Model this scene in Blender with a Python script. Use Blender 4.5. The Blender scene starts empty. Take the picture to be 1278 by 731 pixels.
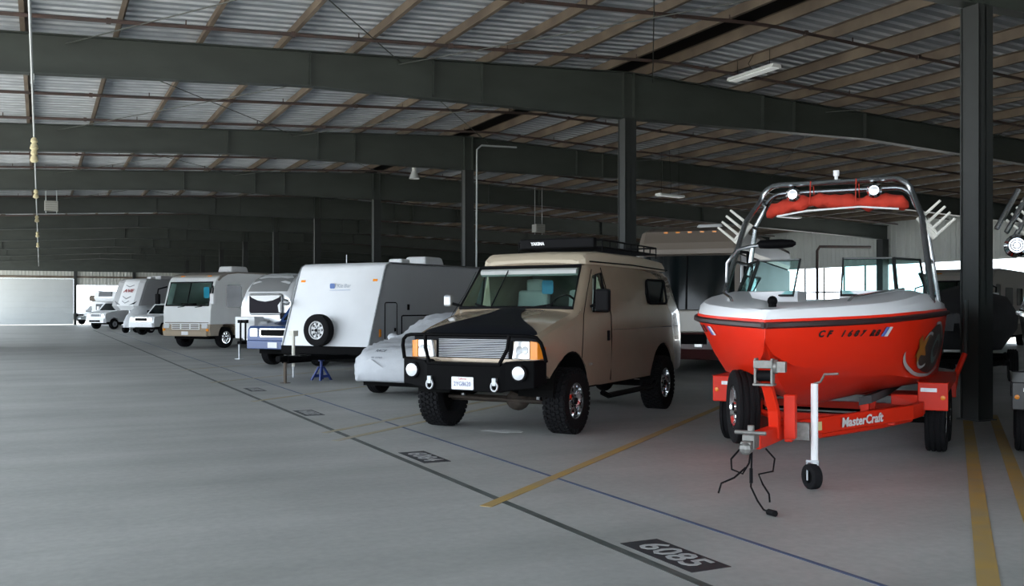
import bpy, math, random
from mathutils import Vector, Matrix
random.seed(7)
SC = bpy.context.scene
COL = SC.collection

# ---------------------------------------------------------------- camera
F_PX, W_PX, H_PX = 1200.0, 1278.0, 731.0
HORIZON = 384.0
CAM_H = 1.6
YAW = math.atan(589.0 / F_PX)            # view axis turned right of the hall's long axis (+Y)
SA, CA = math.sin(YAW), math.cos(YAW)
cam_data = bpy.data.cameras.new('camera')
cam = bpy.data.objects.new('camera', cam_data)
COL.objects.link(cam)
cam.location = (0, 0, CAM_H)
cam.rotation_euler = (math.pi / 2, 0, -YAW)
cam_data.sensor_fit = 'HORIZONTAL'
cam_data.sensor_width = 36.0
cam_data.lens = 36.0 * F_PX / W_PX
cam_data.shift_y = (HORIZON - H_PX / 2) / W_PX
cam_data.clip_start = 0.05
cam_data.clip_end = 600
SC.camera = cam

# ---------------------------------------------------------------- sky, sun, exposure
world = bpy.data.worlds.new('sky')
SC.world = world
world.use_nodes = True
wn = world.node_tree
wn.nodes['Background'].inputs[0].default_value = (0.80, 0.90, 1.0, 1)
wn.nodes['Background'].inputs[1].default_value = 7.0
sun_d = bpy.data.lights.new('sun', 'SUN')
sun_d.energy = 27.0
sun_d.angle = math.radians(1.5)
sun_d.color = (1.0, 0.94, 0.84)
sun = bpy.data.objects.new('sun', sun_d)
COL.objects.link(sun)
sun.rotation_euler = (math.radians(18), math.radians(-24), 0)
SC.view_settings.view_transform = 'Standard'
SC.view_settings.look = 'None'
SC.view_settings.gamma = 1.0
SC.view_settings.use_curve_mapping = False
SC.view_settings.exposure = -0.30

# ---------------------------------------------------------------- helpers
def cam2w(cx, z, h=0.0):
    """camera right offset and depth (metres) -> world point at height h"""
    return Vector((SA * z + CA * cx, CA * z - SA * cx, h))

def gpt(px, py, h=0.0):
    """pixel on a horizontal plane of height h -> world point"""
    z = F_PX * (CAM_H - h) / (py - HORIZON)
    return cam2w((px - 639.0) / F_PX * z, z, h)

def dpt(px, z, h=0.0):
    """pixel column at a known depth"""
    return cam2w((px - 639.0) / F_PX * z, z, h)

MATS = {}
def mat(name, color, rough=0.5, metal=0.0, noise=0.0, nscale=6.0, bump=0.0, bscale=40.0,
        coat=0.0, emit=0.0, alpha=1.0, trans=0.0, color2=None, stretch=None, spec=None):
    if name in MATS:
        return MATS[name]
    m = bpy.data.materials.new(name)
    m.use_nodes = True
    nt = m.node_tree
    b = nt.nodes['Principled BSDF']
    c = (color[0], color[1], color[2], 1)
    b.inputs['Base Color'].default_value = c
    b.inputs['Roughness'].default_value = rough
    b.inputs['Metallic'].default_value = metal
    if coat: b.inputs['Coat Weight'].default_value = coat
    if spec is not None: b.inputs['Specular IOR Level'].default_value = spec
    if emit:
        b.inputs['Emission Color'].default_value = c
        b.inputs['Emission Strength'].default_value = emit
    if alpha < 1: b.inputs['Alpha'].default_value = alpha
    if trans: b.inputs['Transmission Weight'].default_value = trans
    tc = None
    if noise or bump:
        tc = nt.nodes.new('ShaderNodeTexCoord')
        mp = nt.nodes.new('ShaderNodeMapping')
        if stretch: mp.inputs['Scale'].default_value = stretch
        nt.links.new(tc.outputs['Object'], mp.inputs['Vector'])
    if noise:
        n = nt.nodes.new('ShaderNodeTexNoise')
        n.inputs['Scale'].default_value = nscale
        n.inputs['Detail'].default_value = 6
        nt.links.new(mp.outputs[0], n.inputs['Vector'])
        r = nt.nodes.new('ShaderNodeValToRGB')
        c2 = color2 or tuple(max(0, x * (1 - noise)) for x in color)
        r.color_ramp.elements[0].position = 0.3
        r.color_ramp.elements[1].position = 0.7
        r.color_ramp.elements[0].color = (*c2, 1)
        r.color_ramp.elements[1].color = c
        nt.links.new(n.outputs['Fac'], r.inputs[0])
        nt.links.new(r.outputs[0], b.inputs['Base Color'])
    if bump:
        n2 = nt.nodes.new('ShaderNodeTexNoise')
        n2.inputs['Scale'].default_value = bscale
        n2.inputs['Detail'].default_value = 4
        nt.links.new(mp.outputs[0], n2.inputs['Vector'])
        bp = nt.nodes.new('ShaderNodeBump')
        bp.inputs['Strength'].default_value = bump
        bp.inputs['Distance'].default_value = 0.02
        nt.links.new(n2.outputs['Fac'], bp.inputs['Height'])
        nt.links.new(bp.outputs[0], b.inputs['Normal'])
    MATS[name] = m
    return m

def glass(name, tint=(0.55, 0.75, 0.72), alpha=0.35, rough=0.03):
    """thin window glass: tinted see-through mixed with a glossy coat"""
    if name in MATS: return MATS[name]
    m = bpy.data.materials.new(name)
    m.use_nodes = True
    nt = m.node_tree
    nt.nodes.remove(nt.nodes['Principled BSDF'])
    out = nt.nodes['Material Output']
    t = nt.nodes.new('ShaderNodeBsdfTransparent')
    t.inputs[0].default_value = (*[x * (1 - alpha) for x in tint], 1)
    g = nt.nodes.new('ShaderNodeBsdfGlossy')
    g.inputs['Roughness'].default_value = rough
    lw = nt.nodes.new('ShaderNodeLayerWeight')
    lw.inputs['Blend'].default_value = 0.5
    pw = nt.nodes.new('ShaderNodeMath'); pw.operation = 'POWER'; pw.inputs[1].default_value = 4.0
    nt.links.new(lw.outputs['Facing'], pw.inputs[0])
    fr = nt.nodes.new('ShaderNodeMath'); fr.operation = 'MULTIPLY_ADD'; fr.inputs[1].default_value = 0.6; fr.inputs[2].default_value = 0.035
    nt.links.new(pw.outputs[0], fr.inputs[0])
    mx = nt.nodes.new('ShaderNodeMixShader')
    nt.links.new(fr.outputs[0], mx.inputs[0])
    nt.links.new(t.outputs[0], mx.inputs[1])
    nt.links.new(g.outputs[0], mx.inputs[2])
    nt.links.new(mx.outputs[0], out.inputs[0])
    MATS[name] = m
    return m

def tag(o, label=None, cat=None, group=None, kind=None):
    if label: o['label'] = label
    if cat: o['category'] = cat
    if group: o['group'] = group
    if kind: o['kind'] = kind
    return o

def empty(name, loc=(0, 0, 0), rz=0.0, label=None, cat=None, group=None, kind=None, parent=None):
    o = bpy.data.objects.new(name, None)
    o.empty_display_size = 0.2
    COL.objects.link(o)
    o.location = loc
    o.rotation_euler = (0, 0, rz)
    if parent: o.parent = parent
    return tag(o, label, cat, group, kind)

def copy_tree(o, parent=None):
    c = o.copy()
    COL.objects.link(c)
    c.parent = parent
    for ch in o.children:
        copy_tree(ch, c)
    return c

class MB:
    """collects shapes, builds ONE mesh object"""
    def __init__(s): s.v = []; s.f = []
    def add(s, vs, fs):
        o = len(s.v)
        s.v.extend([tuple(p) for p in vs])
        s.f.extend([tuple(i + o for i in f) for f in fs])
        return s
    def box(s, c, size, rot=None, taper=None):
        hx, hy, hz = size[0] / 2, size[1] / 2, size[2] / 2
        vs = [Vector((x, y, z)) for z in (-hz, hz) for y in (-hy, hy) for x in (-hx, hx)]
        if taper:
            vs = [Vector((p.x * (taper if p.z > 0 else 1), p.y * (taper if p.z > 0 else 1), p.z)) for p in vs]
        if rot:
            R = Matrix.Rotation(rot[2], 3, 'Z') @ Matrix.Rotation(rot[1], 3, 'Y') @ Matrix.Rotation(rot[0], 3, 'X')
            vs = [R @ p for p in vs]
        vs = [p + Vector(c) for p in vs]
        return s.add(vs, [(0, 2, 3, 1), (4, 5, 7, 6), (0, 1, 5, 4), (2, 6, 7, 3), (0, 4, 6, 2), (1, 3, 7, 5)])
    def bx(s, x0, x1, y0, y1, z0, z1):
        return s.box(((x0 + x1) / 2, (y0 + y1) / 2, (z0 + z1) / 2), (abs(x1 - x0), abs(y1 - y0), abs(z1 - z0)))
    def tube(s, pts, r, n=8, closed=False):
        pts = [Vector(p) for p in pts]
        m = len(pts)
        rs = r if isinstance(r, (list, tuple)) else [r] * m
        T = []
        for i in range(m):
            if closed: t = pts[(i + 1) % m] - pts[i - 1]
            else: t = pts[min(i + 1, m - 1)] - pts[max(i - 1, 0)]
            T.append(t.normalized() if t.length > 1e-9 else Vector((0, 0, 1)))
        up = Vector((0, 0, 1)) if abs(T[0].z) < 0.9 else Vector((1, 0, 0))
        nrm = (up - T[0] * up.dot(T[0])).normalized()
        vs = []
        for i in range(m):
            nrm = (nrm - T[i] * nrm.dot(T[i]))
            if nrm.length < 1e-6: nrm = T[i].orthogonal()
            nrm.normalize()
            bn = T[i].cross(nrm)
            for k in range(n):
                a = 2 * math.pi * k / n
                vs.append(pts[i] + (nrm * math.cos(a) + bn * math.sin(a)) * rs[i])
        fs = []
        for i in range(m if closed else m - 1):
            j = (i + 1) % m
            for k in range(n):
                k2 = (k + 1) % n
                fs.append((i * n + k, i * n + k2, j * n + k2, j * n + k))
        if not closed:
            fs.append(tuple(range(n - 1, -1, -1)))
            fs.append(tuple((m - 1) * n + k for k in range(n)))
        return s.add(vs, fs)
    def cyl(s, p0, p1, r, n=12, r2=None):
        return s.tube([p0, p1], [r, r if r2 is None else r2], n)
    def lathe(s, prof, origin=(0, 0, 0), axis='X', n=24, closed=False, cap0=True):
        """prof: list of (radius, along-axis)"""
        vs, fs = [], []
        m = len(prof)
        o = Vector(origin)
        for (r, a) in prof:
            for k in range(n):
                t = 2 * math.pi * k / n
                c, d = r * math.cos(t), r * math.sin(t)
                p = {'X': (a, c, d), 'Y': (d, a, c), 'Z': (c, d, a)}[axis]
                vs.append(o + Vector(p))
        for i in range(m if closed else m - 1):
            j = (i + 1) % m
            for k in range(n):
                k2 = (k + 1) % n
                fs.append((i * n + k, j * n + k, j * n + k2, i * n + k2))
        if not closed:
            if prof[0][0] > 1e-6 and cap0: fs.append(tuple(range(n)))
            if prof[-1][0] > 1e-6: fs.append(tuple((m - 1) * n + k for k in range(n - 1, -1, -1)))
        return s.add(vs, fs)
    def prism(s, poly, a0, a1, axis='X', hole=None):
        """polygon in the plane normal to axis, extruded a0..a1. X:(y,z) Y:(x,z) Z:(x,y)"""
        def P(q, a):
            return {'X': (a, q[0], q[1]), 'Y': (q[0], a, q[1]), 'Z': (q[0], q[1], a)}[axis]
        n = len(poly)
        vs = [P(q, a0) for q in poly] + [P(q, a1) for q in poly]
        fs = [tuple(range(n)), tuple(range(2 * n - 1, n - 1, -1))]
        for i in range(n):
            j = (i + 1) % n
            fs.append((i, i + n, j + n, j))
        return s.add(vs, fs)
    def loft(s, secs, closed=True, cap=True):
        n = len(secs[0])
        vs = [p for sec in secs for p in sec]
        fs = []
        for i in range(len(secs) - 1):
            for k in range(n if closed else n - 1):
                k2 = (k + 1) % n
                fs.append((i * n + k, i * n + k2, (i + 1) * n + k2, (i + 1) * n + k))
        if cap and closed:
            fs.append(tuple(range(n - 1, -1, -1)))
            fs.append(tuple((len(secs) - 1) * n + k for k in range(n)))
        return s.add(vs, fs)
    def plate(s, pts, thick, nrm=None):
        """planar-ish polygon with thickness along its normal (thick behind)"""
        pts = [Vector(p) for p in pts]
        if nrm is None:
            nrm = (pts[1] - pts[0]).cross(pts[2] - pts[0]).normalized()
        nrm = Vector(nrm)
        n = len(pts)
        vs = pts + [p - nrm * thick for p in pts]
        fs = [tuple(range(n)), tuple(range(2 * n - 1, n - 1, -1))]
        for i in range(n):
            j = (i + 1) % n
            fs.append((i, i + n, j + n, j))
        return s.add(vs, fs)
    def ball(s, c, r, n=12, m=8, sc=(1, 1, 1)):
        vs, fs = [], []
        for i in range(m + 1):
            p = math.pi * i / m
            for k in range(n):
                t = 2 * math.pi * k / n
                vs.append((c[0] + r * sc[0] * math.sin(p) * math.cos(t), c[1] + r * sc[1] * math.sin(p) * math.sin(t), c[2] + r * sc[2] * math.cos(p)))
        for i in range(m):
            for k in range(n):
                k2 = (k + 1) % n
                fs.append((i * n + k, (i + 1) * n + k, (i + 1) * n + k2, i * n + k2))
        return s.add(vs, fs)
    def mesh(s, name, m, smooth=False, ang=None):
        import bmesh
        me = bpy.data.meshes.new(name)
        me.from_pydata(s.v, [], s.f)
        bm = bmesh.new(); bm.from_mesh(me)
        bmesh.ops.remove_doubles(bm, verts=bm.verts, dist=1e-5)
        bmesh.ops.recalc_face_normals(bm, faces=bm.faces)
        if smooth:
            lim = math.radians(ang or 35)
            for f in bm.faces: f.smooth = True
            for e in bm.edges:
                e.smooth = len(e.link_faces) == 2 and e.calc_face_angle(0) < lim
        bm.to_mesh(me); bm.free()
        if m: me.materials.append(m)
        me.update()
        return me
    def build(s, name, m, parent=None, smooth=False, ang=None, bevel=0.0, subd=0, label=None, kind=None):
        o = bpy.data.objects.new(name, s.mesh(name, m, smooth, ang))
        COL.objects.link(o)
        if parent: o.parent = parent
        if bevel:
            b = o.modifiers.new('bevel', 'BEVEL'); b.width = bevel; b.segments = 2; b.limit_method = 'ANGLE'
            b.angle_limit = math.radians(40)
        if subd:
            q = o.modifiers.new('subd', 'SUBSURF'); q.levels = subd; q.render_levels = subd
        if label: o['label'] = label
        if kind: o['kind'] = kind
        return o

def carve(o, cutters, smooth=True, ang=35):
    """boolean-subtract the cutter MBs from object o, applied at once"""
    import bmesh
    tmp = []
    for c in cutters:
        me = c.mesh('cut', None)
        t = bpy.data.objects.new('cut', me); COL.objects.link(t)
        md = o.modifiers.new('cut', 'BOOLEAN'); md.operation = 'DIFFERENCE'; md.object = t; md.solver = 'EXACT'
        tmp.append(t)
    par = o.parent
    mw = o.matrix_basis.copy()
    o.parent = None; o.matrix_basis = Matrix.Identity(4)
    dg = bpy.context.evaluated_depsgraph_get(); dg.update()
    me = bpy.data.meshes.new_from_object(o.evaluated_get(dg))
    o.modifiers.clear()
    o.data = me
    o.parent = par; o.matrix_basis = mw
    for t in tmp: bpy.data.objects.remove(t)
    if smooth:
        bm = bmesh.new(); bm.from_mesh(me)
        lim = math.radians(ang)
        for f in bm.faces: f.smooth = True
        for e in bm.edges:
            e.smooth = len(e.link_faces) == 2 and e.calc_face_angle(0) < lim
        bm.to_mesh(me); bm.free()
    return o

def text(name, body, size, m, parent, M, ext=0.002, shear=0.0, bold=0.0, label=None, xs=1.0):
    """flat lettering as a mesh; M places the XY text plane"""
    cu = bpy.data.curves.new(name, 'FONT')
    cu.body = body; cu.size = size; cu.extrude = ext; cu.align_x = 'CENTER'; cu.align_y = 'CENTER'
    cu.shear = shear; cu.offset = bold; cu.resolution_u = 2
    t = bpy.data.objects.new(name, cu); COL.objects.link(t)
    dg = bpy.context.evaluated_depsgraph_get(); dg.update()
    me = bpy.data.meshes.new_from_object(t.evaluated_get(dg))
    bpy.data.objects.remove(t)
    me.transform(Matrix.Scale(xs, 4, (1, 0, 0)))
    me.transform(M)
    me.materials.clear(); me.materials.append(m)
    o = bpy.data.objects.new(name, me); COL.objects.link(o)
    if parent: o.parent = parent
    if label: o['label'] = label
    return o

def frame3(o, x, y):
    """matrix with text-right = x, text-up = y at origin o"""
    x = Vector(x).normalized(); y = Vector(y); y = (y - x * y.dot(x)).normalized(); z = x.cross(y)
    return Matrix(((x.x, y.x, z.x, o[0]), (x.y, y.y, z.y, o[1]), (x.z, y.z, z.z, o[2]), (0, 0, 0, 1)))

def rrect(x0, x1, z0, z1, r, n=4):
    out = []
    for (cx, cz, a0) in ((x1 - r, z1 - r, 0), (x0 + r, z1 - r, 90), (x0 + r, z0 + r, 180), (x1 - r, z0 + r, 270)):
        for i in range(n + 1):
            a = math.radians(a0 + 90 * i / n)
            out.append((cx + r * math.cos(a), cz + r * math.sin(a)))
    return out

# ---------------------------------------------------------------- shared materials
M_rubber = mat('rubber', (0.009, 0.009, 0.010), 0.85, spec=0.12, bump=0.3, bscale=60)
M_black = mat('black_paint', (0.003, 0.003, 0.0035), 0.55, spec=0.04)
M_blackp = mat('black_plastic', (0.007, 0.007, 0.008), 0.55, spec=0.06)
M_chrome = mat('chrome', (0.75, 0.76, 0.78), 0.12, 1.0)
M_alu = mat('brushed_aluminium', (0.62, 0.63, 0.65), 0.32, 1.0)
M_galv = mat('galvanised_steel', (0.5, 0.52, 0.54), 0.45, 0.9, noise=0.25, nscale=20)
M_white = mat('white_paint', (0.78, 0.79, 0.80), 0.35)
M_dark = mat('dark_undercarriage', (0.004, 0.004, 0.004), 0.9, spec=0.1)
M_lens = mat('clear_lens', (0.9, 0.92, 0.95), 0.12, 0.3)
M_amber = mat('amber_lens', (0.85, 0.28, 0.02), 0.2)
M_redlens = mat('red_lens', (0.6, 0.02, 0.02), 0.2)
G_car = glass('car_glass', (0.86, 0.97, 0.94), 0.06)
G_dark = mat('dark_glass', (0.006, 0.009, 0.010), 0.08, spec=0.3)
# ================================================================ the hall
RX = 12.0                        # ridge / column line
Y0, BAY = 9.4, 9.1               # first visible column, bay length
XL, XR = -7.0, 40.0             # eaves
YB, YE = Y0 - 2 * BAY, Y0 + 10 * BAY
ZR = 6.95                        # top of the frames at the ridge
SL, SR = 0.052, 0.037
def ztop(x): return ZR - (RX - x) * SL if x < RX else ZR - (x - RX) * SR
def depth(x):
    d = abs(x - RX)
    base = 0.68
    return base + 0.38 * (1 - d / 7.3) if d < 7.3 else base + 0.06 * max(0, (d - 7.3) / 20)

M_conc = bpy.data.materials.new('concrete_floor'); M_conc.use_nodes = True
def _conc():
    nt = M_conc.node_tree; b = nt.nodes['Principled BSDF']; N = nt.nodes.new; L = nt.links.new
    tc = N('ShaderNodeTexCoord')
    def noise(scale, det, st=(1, 1, 1), rot=0):
        mp = N('ShaderNodeMapping'); mp.inputs['Scale'].default_value = st; mp.inputs['Rotation'].default_value = (0, 0, rot)
        L(tc.outputs['Object'], mp.inputs[0])
        n = N('ShaderNodeTexNoise'); n.inputs['Scale'].default_value = scale; n.inputs['Detail'].default_value = det
        n.inputs['Roughness'].default_value = 0.6
        L(mp.outputs[0], n.inputs['Vector']); return n.outputs['Fac']
    def ramp(fac, p0, p1, c0, c1):
        r = N('ShaderNodeValToRGB'); r.color_ramp.elements[0].position = p0; r.color_ramp.elements[1].position = p1
        r.color_ramp.elements[0].color = (*c0, 1); r.color_ramp.elements[1].color = (*c1, 1); L(fac, r.inputs[0]); return r.outputs[0]
    def mul(a, c, f=1.0):
        m = N('ShaderNodeMixRGB'); m.blend_type = 'MULTIPLY'; m.inputs[0].default_value = f; L(a, m.inputs[1]); L(c, m.inputs[2]); return m.outputs[0]
    base = ramp(noise(0.35, 8), 0.3, 0.72, (0.33, 0.335, 0.325), (0.45, 0.455, 0.44))
    streak = ramp(noise(0.5, 5, (0.22, 1.6, 1), 0.25), 0.34, 0.62, (0.80, 0.81, 0.80), (1, 1, 1))
    fine = ramp(noise(14, 6), 0.25, 0.75, (0.86, 0.86, 0.86), (1.06, 1.06, 1.06))
    spots = ramp(noise(2.2, 4), 0.24, 0.33, (0.72, 0.71, 0.68), (1, 1, 1))
    c = mul(mul(mul(base, streak), fine), spots, 0.8)
    L(c, b.inputs['Base Color'])
    rr = N('ShaderNodeMapRange'); rr.inputs[3].default_value = 0.42; rr.inputs[4].default_value = 0.62
    L(noise(1.1, 5), rr.inputs[0]); L(rr.outputs[0], b.inputs['Roughness'])
    bp = N('ShaderNodeBump'); bp.inputs['Strength'].default_value = 0.12; bp.inputs['Distance'].default_value = 0.01
    L(noise(30, 4), bp.inputs['Height']); L(bp.outputs[0], b.inputs['Normal'])
_conc()
M_apron = mat('outdoor_concrete', (0.5, 0.49, 0.46), 0.8, noise=0.15, nscale=0.4)
M_beam = mat('grey_green_steel', (0.043, 0.052, 0.045), 0.5, noise=0.3, nscale=2.5, stretch=(0.5, 1, 1.2))
M_col = mat('column_steel', (0.020, 0.023, 0.022), 0.55, noise=0.25, nscale=3)
M_purl = mat('rust_brown_purlin', (0.175, 0.135, 0.095), 0.62, noise=0.45, nscale=1.4, color2=(0.095, 0.07, 0.052))
M_roof = mat('galvanised_roof_sheet', (0.34, 0.37, 0.405), 0.5, 0.0, noise=0.25, nscale=1.2, stretch=(0.4, 2.0, 1))
M_roofrib = mat('lit_roof_rib', (0.66, 0.69, 0.72), 0.4, 0.0, noise=0.35, nscale=1.5, color2=(0.38, 0.41, 0.44))  # paler colour paints in the light caught along the ribs
M_pipe = mat('rusty_sprinkler_pipe', (0.085, 0.05, 0.042), 0.6, noise=0.4, nscale=5, color2=(0.05, 0.04, 0.038))
M_wall = mat('pale_wall_sheet', (0.56, 0.57, 0.53), 0.6, noise=0.12, nscale=0.5)
M_wallw = mat('white_door_sheet', (0.58, 0.61, 0.61), 0.5, noise=0.08, nscale=0.6)
M_cond = mat('grey_conduit', (0.42, 0.45, 0.46), 0.5)

floor = tag(MB().bx(XL, XR, YB, YE, -0.2, 0).build('floor', M_conc), 'grey concrete floor of the storage hall', 'floor', kind='structure')
g = MB().bx(-120, 160, -90, 240, -0.45, -0.21).build('ground', M_apron)
tag(g, 'sunlit concrete yard outside the storage hall', 'ground', kind='structure')

ceil = empty('ceiling', (0, 0, 0), label='corrugated steel roof on rust-brown purlins and grey-green beams', cat='ceiling', kind='structure')
# roof sheets: one mesh per slope, shared by every sheet
PW = (YE - YB) / 119
def sheet(xa, xb):
    prof = []
    for k in range(3):
        a = k * PW / 3
        prof += [(a, 0), (a + 0.11, 0), (a + 0.135, -0.03), (a + 0.165, -0.03), (a + 0.19, 0)]
    prof.append((PW - 0.004, 0))
    mb = MB(); n = len(prof)
    vs = []
    for t in (0.0, 0.03):
        for x in (xa, xb):
            for (y, z) in prof: vs.append((x, y, ztop(x) + 0.246 + z + t))
    fs = []
    for i in range(n - 1):
        fs.append((i, i + 1, n + i + 1, n + i)); fs.append((2 * n + i, 3 * n + i, 3 * n + i + 1, 2 * n + i + 1))
    mb.add(vs, fs)
    me = mb.mesh('roof_sheet', M_roof)
    me.materials.append(M_roofrib)
    for f in me.polygons:
        yy = sum(me.vertices[v].co.y for v in f.vertices) / len(f.vertices) % (PW / 3)
        if .105 < yy < .195: f.material_index = 1
    return me
for me in (sheet(XL - 0.4, RX - 0.02), sheet(RX + 0.02, XR + 0.4)):
    for i in range(119):
        o = bpy.data.objects.new('roof_sheet', me); COL.objects.link(o); o.parent = ceil; o.location = (0, YB + i * PW, 0)
# purlins (Z sections) along the hall
def zsec(x, s, h=0.215, w=0.075, t=0.012):
    z = ztop(x)
    return [(x - w * s, z), (x, z), (x, z + h - t), (x + w * s, z + h - t), (x + w * s, z + h), (x - t * s, z + h), (x - t * s, z + t), (x - w * s, z + t)]
px_list = []
x = RX - 0.55
while x > XL: px_list.append((x, 1)); x -= 1.46
x = RX + 0.45
while x < XR: px_list.append((x, -1)); x += 1.46
for (x, s) in px_list:
    MB().prism(zsec(x, s), YB, YE, 'Y').build('purlin', M_purl, ceil)
MB().bx(RX - 0.42, RX + 0.32, YB, YE, ZR + 0.16, ZR + 0.19).build('ridge_cap', M_black, ceil)
# frames
def beam(y):
    xs = [XL, -3, 0, RX - 7.3, RX - 3.6, RX, RX + 3.6, RX + 7.3, 28, XR]
    web = [(x, ztop(x)) for x in xs] + [(x, ztop(x) - depth(x)) for x in reversed(xs)]
    b = MB().prism(web, y - 0.006, y + 0.006, 'Y')
    for i in range(len(xs) - 1):
        a, c = xs[i], xs[i + 1]
        for (za, zc, t) in ((ztop(a), ztop(c), 0.02), (ztop(a) - depth(a) + 0.02, ztop(c) - depth(c) + 0.02, 0.02)):
            b.prism([(a, za - t), (c, zc - t), (c, zc), (a, za)], y - 0.12, y + 0.12, 'Y')
    o = b.build('roof_beam', M_beam, ceil)
    for sx in (-2.3, RX - 7.3, RX - 4.75, RX - 3.65, RX - 0.14, RX + 0.14, RX + 3.9, RX + 4.9, RX + 7.3, 28.0):
        MB().bx(sx - 0.008, sx + 0.008, y - 0.11, y + 0.11, ztop(sx) - depth(sx) + 0.02, ztop(sx) - 0.02).build('stiffener_plate', M_beam, o)
    return o
frames_y = [Y0 + BAY * k for k in range(-2, 11)]
for y in frames_y: beam(y)
# columns under the ridge and along the eaves
ord_ = ['first', 'second', 'third', 'fourth', 'fifth', 'sixth', 'seventh', 'eighth', 'ninth', 'tenth', 'eleventh', 'twelfth', 'thirteenth']
def column(x, y, w, label, group=None):
    h = ztop(x) - depth(x)
    c = empty('column', (x, y, 0), label=label, cat='column', kind='structure', group=group)
    b = MB()
    b.bx(-w / 2, w / 2, -w / 2, -w / 2 + 0.018, 0.02, h).bx(-w / 2, w / 2, w / 2 - 0.018, w / 2, 0.02, h).bx(-w / 2 + 0.02, -w / 2 + 0.035, -w / 2, w / 2, 0.02, h)
    b.bx(-0.01, 0.01, -w / 2, w / 2, 0.02, h)
    b.build('shaft', M_col, c)
    MB().bx(-w * 0.62, w * 0.62, -w * 0.62, w * 0.62, 0, 0.02).build('base_plate', M_col, c)
    return c
column(RX, Y0, 0.30, 'dark steel column standing between the red boat and the black boat')
column(RX, Y0 + BAY, 0.30, 'dark steel column rising behind the tan camper van')
column(RX, Y0 + 2 * BAY, 0.30, 'dark steel column with a conduit beside it, behind the white travel trailer')
for k in range(3, 10):
    column(RX, Y0 + BAY * k, 0.30, 'dark steel column of the ridge row beyond the white travel trailer', 'columns of the ridge row deep in the hall')
for k in range(-2, 11):
    column(XR - 0.35, Y0 + BAY * k, 0.42, 'wide steel wall column on the pale side wall', 'columns along the pale side wall')
    if k < 0 or k > 2: column(XL + 0.35, Y0 + BAY * k, 0.42, 'wide steel wall column on the open side of the hall', 'columns along the open side')
# sprinkler branch pipes across the hall, three a bay
def pz(x): return ztop(x) - 0.12
for k in range(-1, 10):
    for j in range(3):
        y = Y0 + BAY * k + 1.45 + 3.03 * j
        b = MB(); b.tube([(XL + 1, y, pz(XL + 1)), (RX - 0.3, y, pz(RX - .3)), (RX + .3, y, pz(RX + .3)), (XR - 1, y, pz(XR - 1))], 0.034, 6)
        o = b.build('sprinkler_pipe', M_pipe, ceil, smooth=True)
        if k < 4:
            c = MB()
            for q in range(9):
                xx = -8 + q * 3.0
                c.box((xx, y, pz(xx) + .0), (0.07, 0.085, 0.085)).cyl((xx + 1.2, y, pz(xx + 1.2) + 0.02), (xx + 1.2, y, pz(xx + 1.2) + 0.11), 0.012, 5)
            c.build('pipe_fitting', M_pipe, o)
# tie rods in the roof plane
for k in range(-1, 4):
    y0, y1 = Y0 + BAY * k, Y0 + BAY * (k + 1)
    for xa in (0.4, 6.5, 18.0):
        b = MB()
        b.cyl((xa, y0, ztop(xa) - 0.12), (xa + 6.2, y1, ztop(xa + 6.2) - 0.12), 0.011, 5)
        b.cyl((xa + 6.2, y0, ztop(xa + 6.2) - 0.14), (xa, y1, ztop(xa) - 0.14), 0.011, 5)
        b.build('cross_brace_rod', M_beam, ceil)

# ---- walls
def ribbed(x0, x1, z0, z1, t=0.06, pitch=0.3):
    """vertical ribbed sheet in the XZ plane, front at y=0 .. -t"""
    prof = []
    n = max(1, int(round((x1 - x0) / pitch)))
    p = (x1 - x0) / n
    for i in range(n):
        a = x0 + i * p
        prof += [(a, 0), (a + p * .55, 0), (a + p * .65, -0.03), (a + p * .9, -0.03)]
    prof.append((x1, 0))
    m = len(prof); vs = []
    for z in (z0, z1):
        for (a, y) in prof: vs.append((a, y, z))
    for z in (z0, z1):
        for (a, y) in prof: vs.append((a, t, z))
    fs = []
    for i in range(m - 1):
        fs += [(i, i + 1, m + i + 1, m + i), (2 * m + i, 3 * m + i, 3 * m + i + 1, 2 * m + i + 1), (m + i, m + i + 1, 3 * m + i + 1, 3 * m + i), (i, 2 * m + i, 2 * m + i + 1, i + 1)]
    fs += [(0, m, 3 * m, 2 * m), (m - 1, 3 * m - 1, 4 * m - 1, 2 * m - 1)]
    return MB().add(vs, fs)
# far end wall with a closed white door, an open doorway and pale sheets above
we = empty('wall_far', (0, YE, 0), label='pale sheet end wall at the far end of the hall', cat='wall', kind='structure')
for (a, b_, z0, z1) in ((XL, 3.0, 4.35, 6.2), (3.0, 8.2, 3.75, 6.7), (8.2, 20, 0, 6.85), (20, 30, 0, 6.5), (30, XR, 0, 6.15)):
    ribbed(a, b_, z0, z1).build('wall_sheet', M_wall, we)
MB().bx(XL, XR, -0.14, -0.02, 4.45, 4.62).build('girt', M_purl, we)
MB().prism([(XL, 5.05), (XR, 5.05), (XR, ztop(XR) + .24), (RX, ZR + .24), (XL, ztop(XL) + .24)], -0.30, -0.16, 'Y').build('gable_header', M_beam, we)
for xx in (-4.5, 3.0, 8.2, 13, 20): MB().bx(xx - 0.13, xx + 0.13, -0.28, -0.03, 0, 6.2).build('post', M_col, we)
dr = empty('door_1', (0, YE, 0), label='wide closed white sectional door in the far end wall', cat='door', kind='structure')
for i in range(8):
    MB().bx(-6.9, 2.86, -0.02, 0.04, 0.02 + i * 0.54, 0.02 + i * 0.54 + 0.54).build('door_panel', M_wallw, dr, bevel=0.01)
# right wall: upper sheets all along, lower sheets except the open doorways
wr = empty('wall_right', (XR, 0, 0), math.pi / 2 * -1, label='pale ribbed side wall with open doorways', cat='wall', kind='structure')
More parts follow.
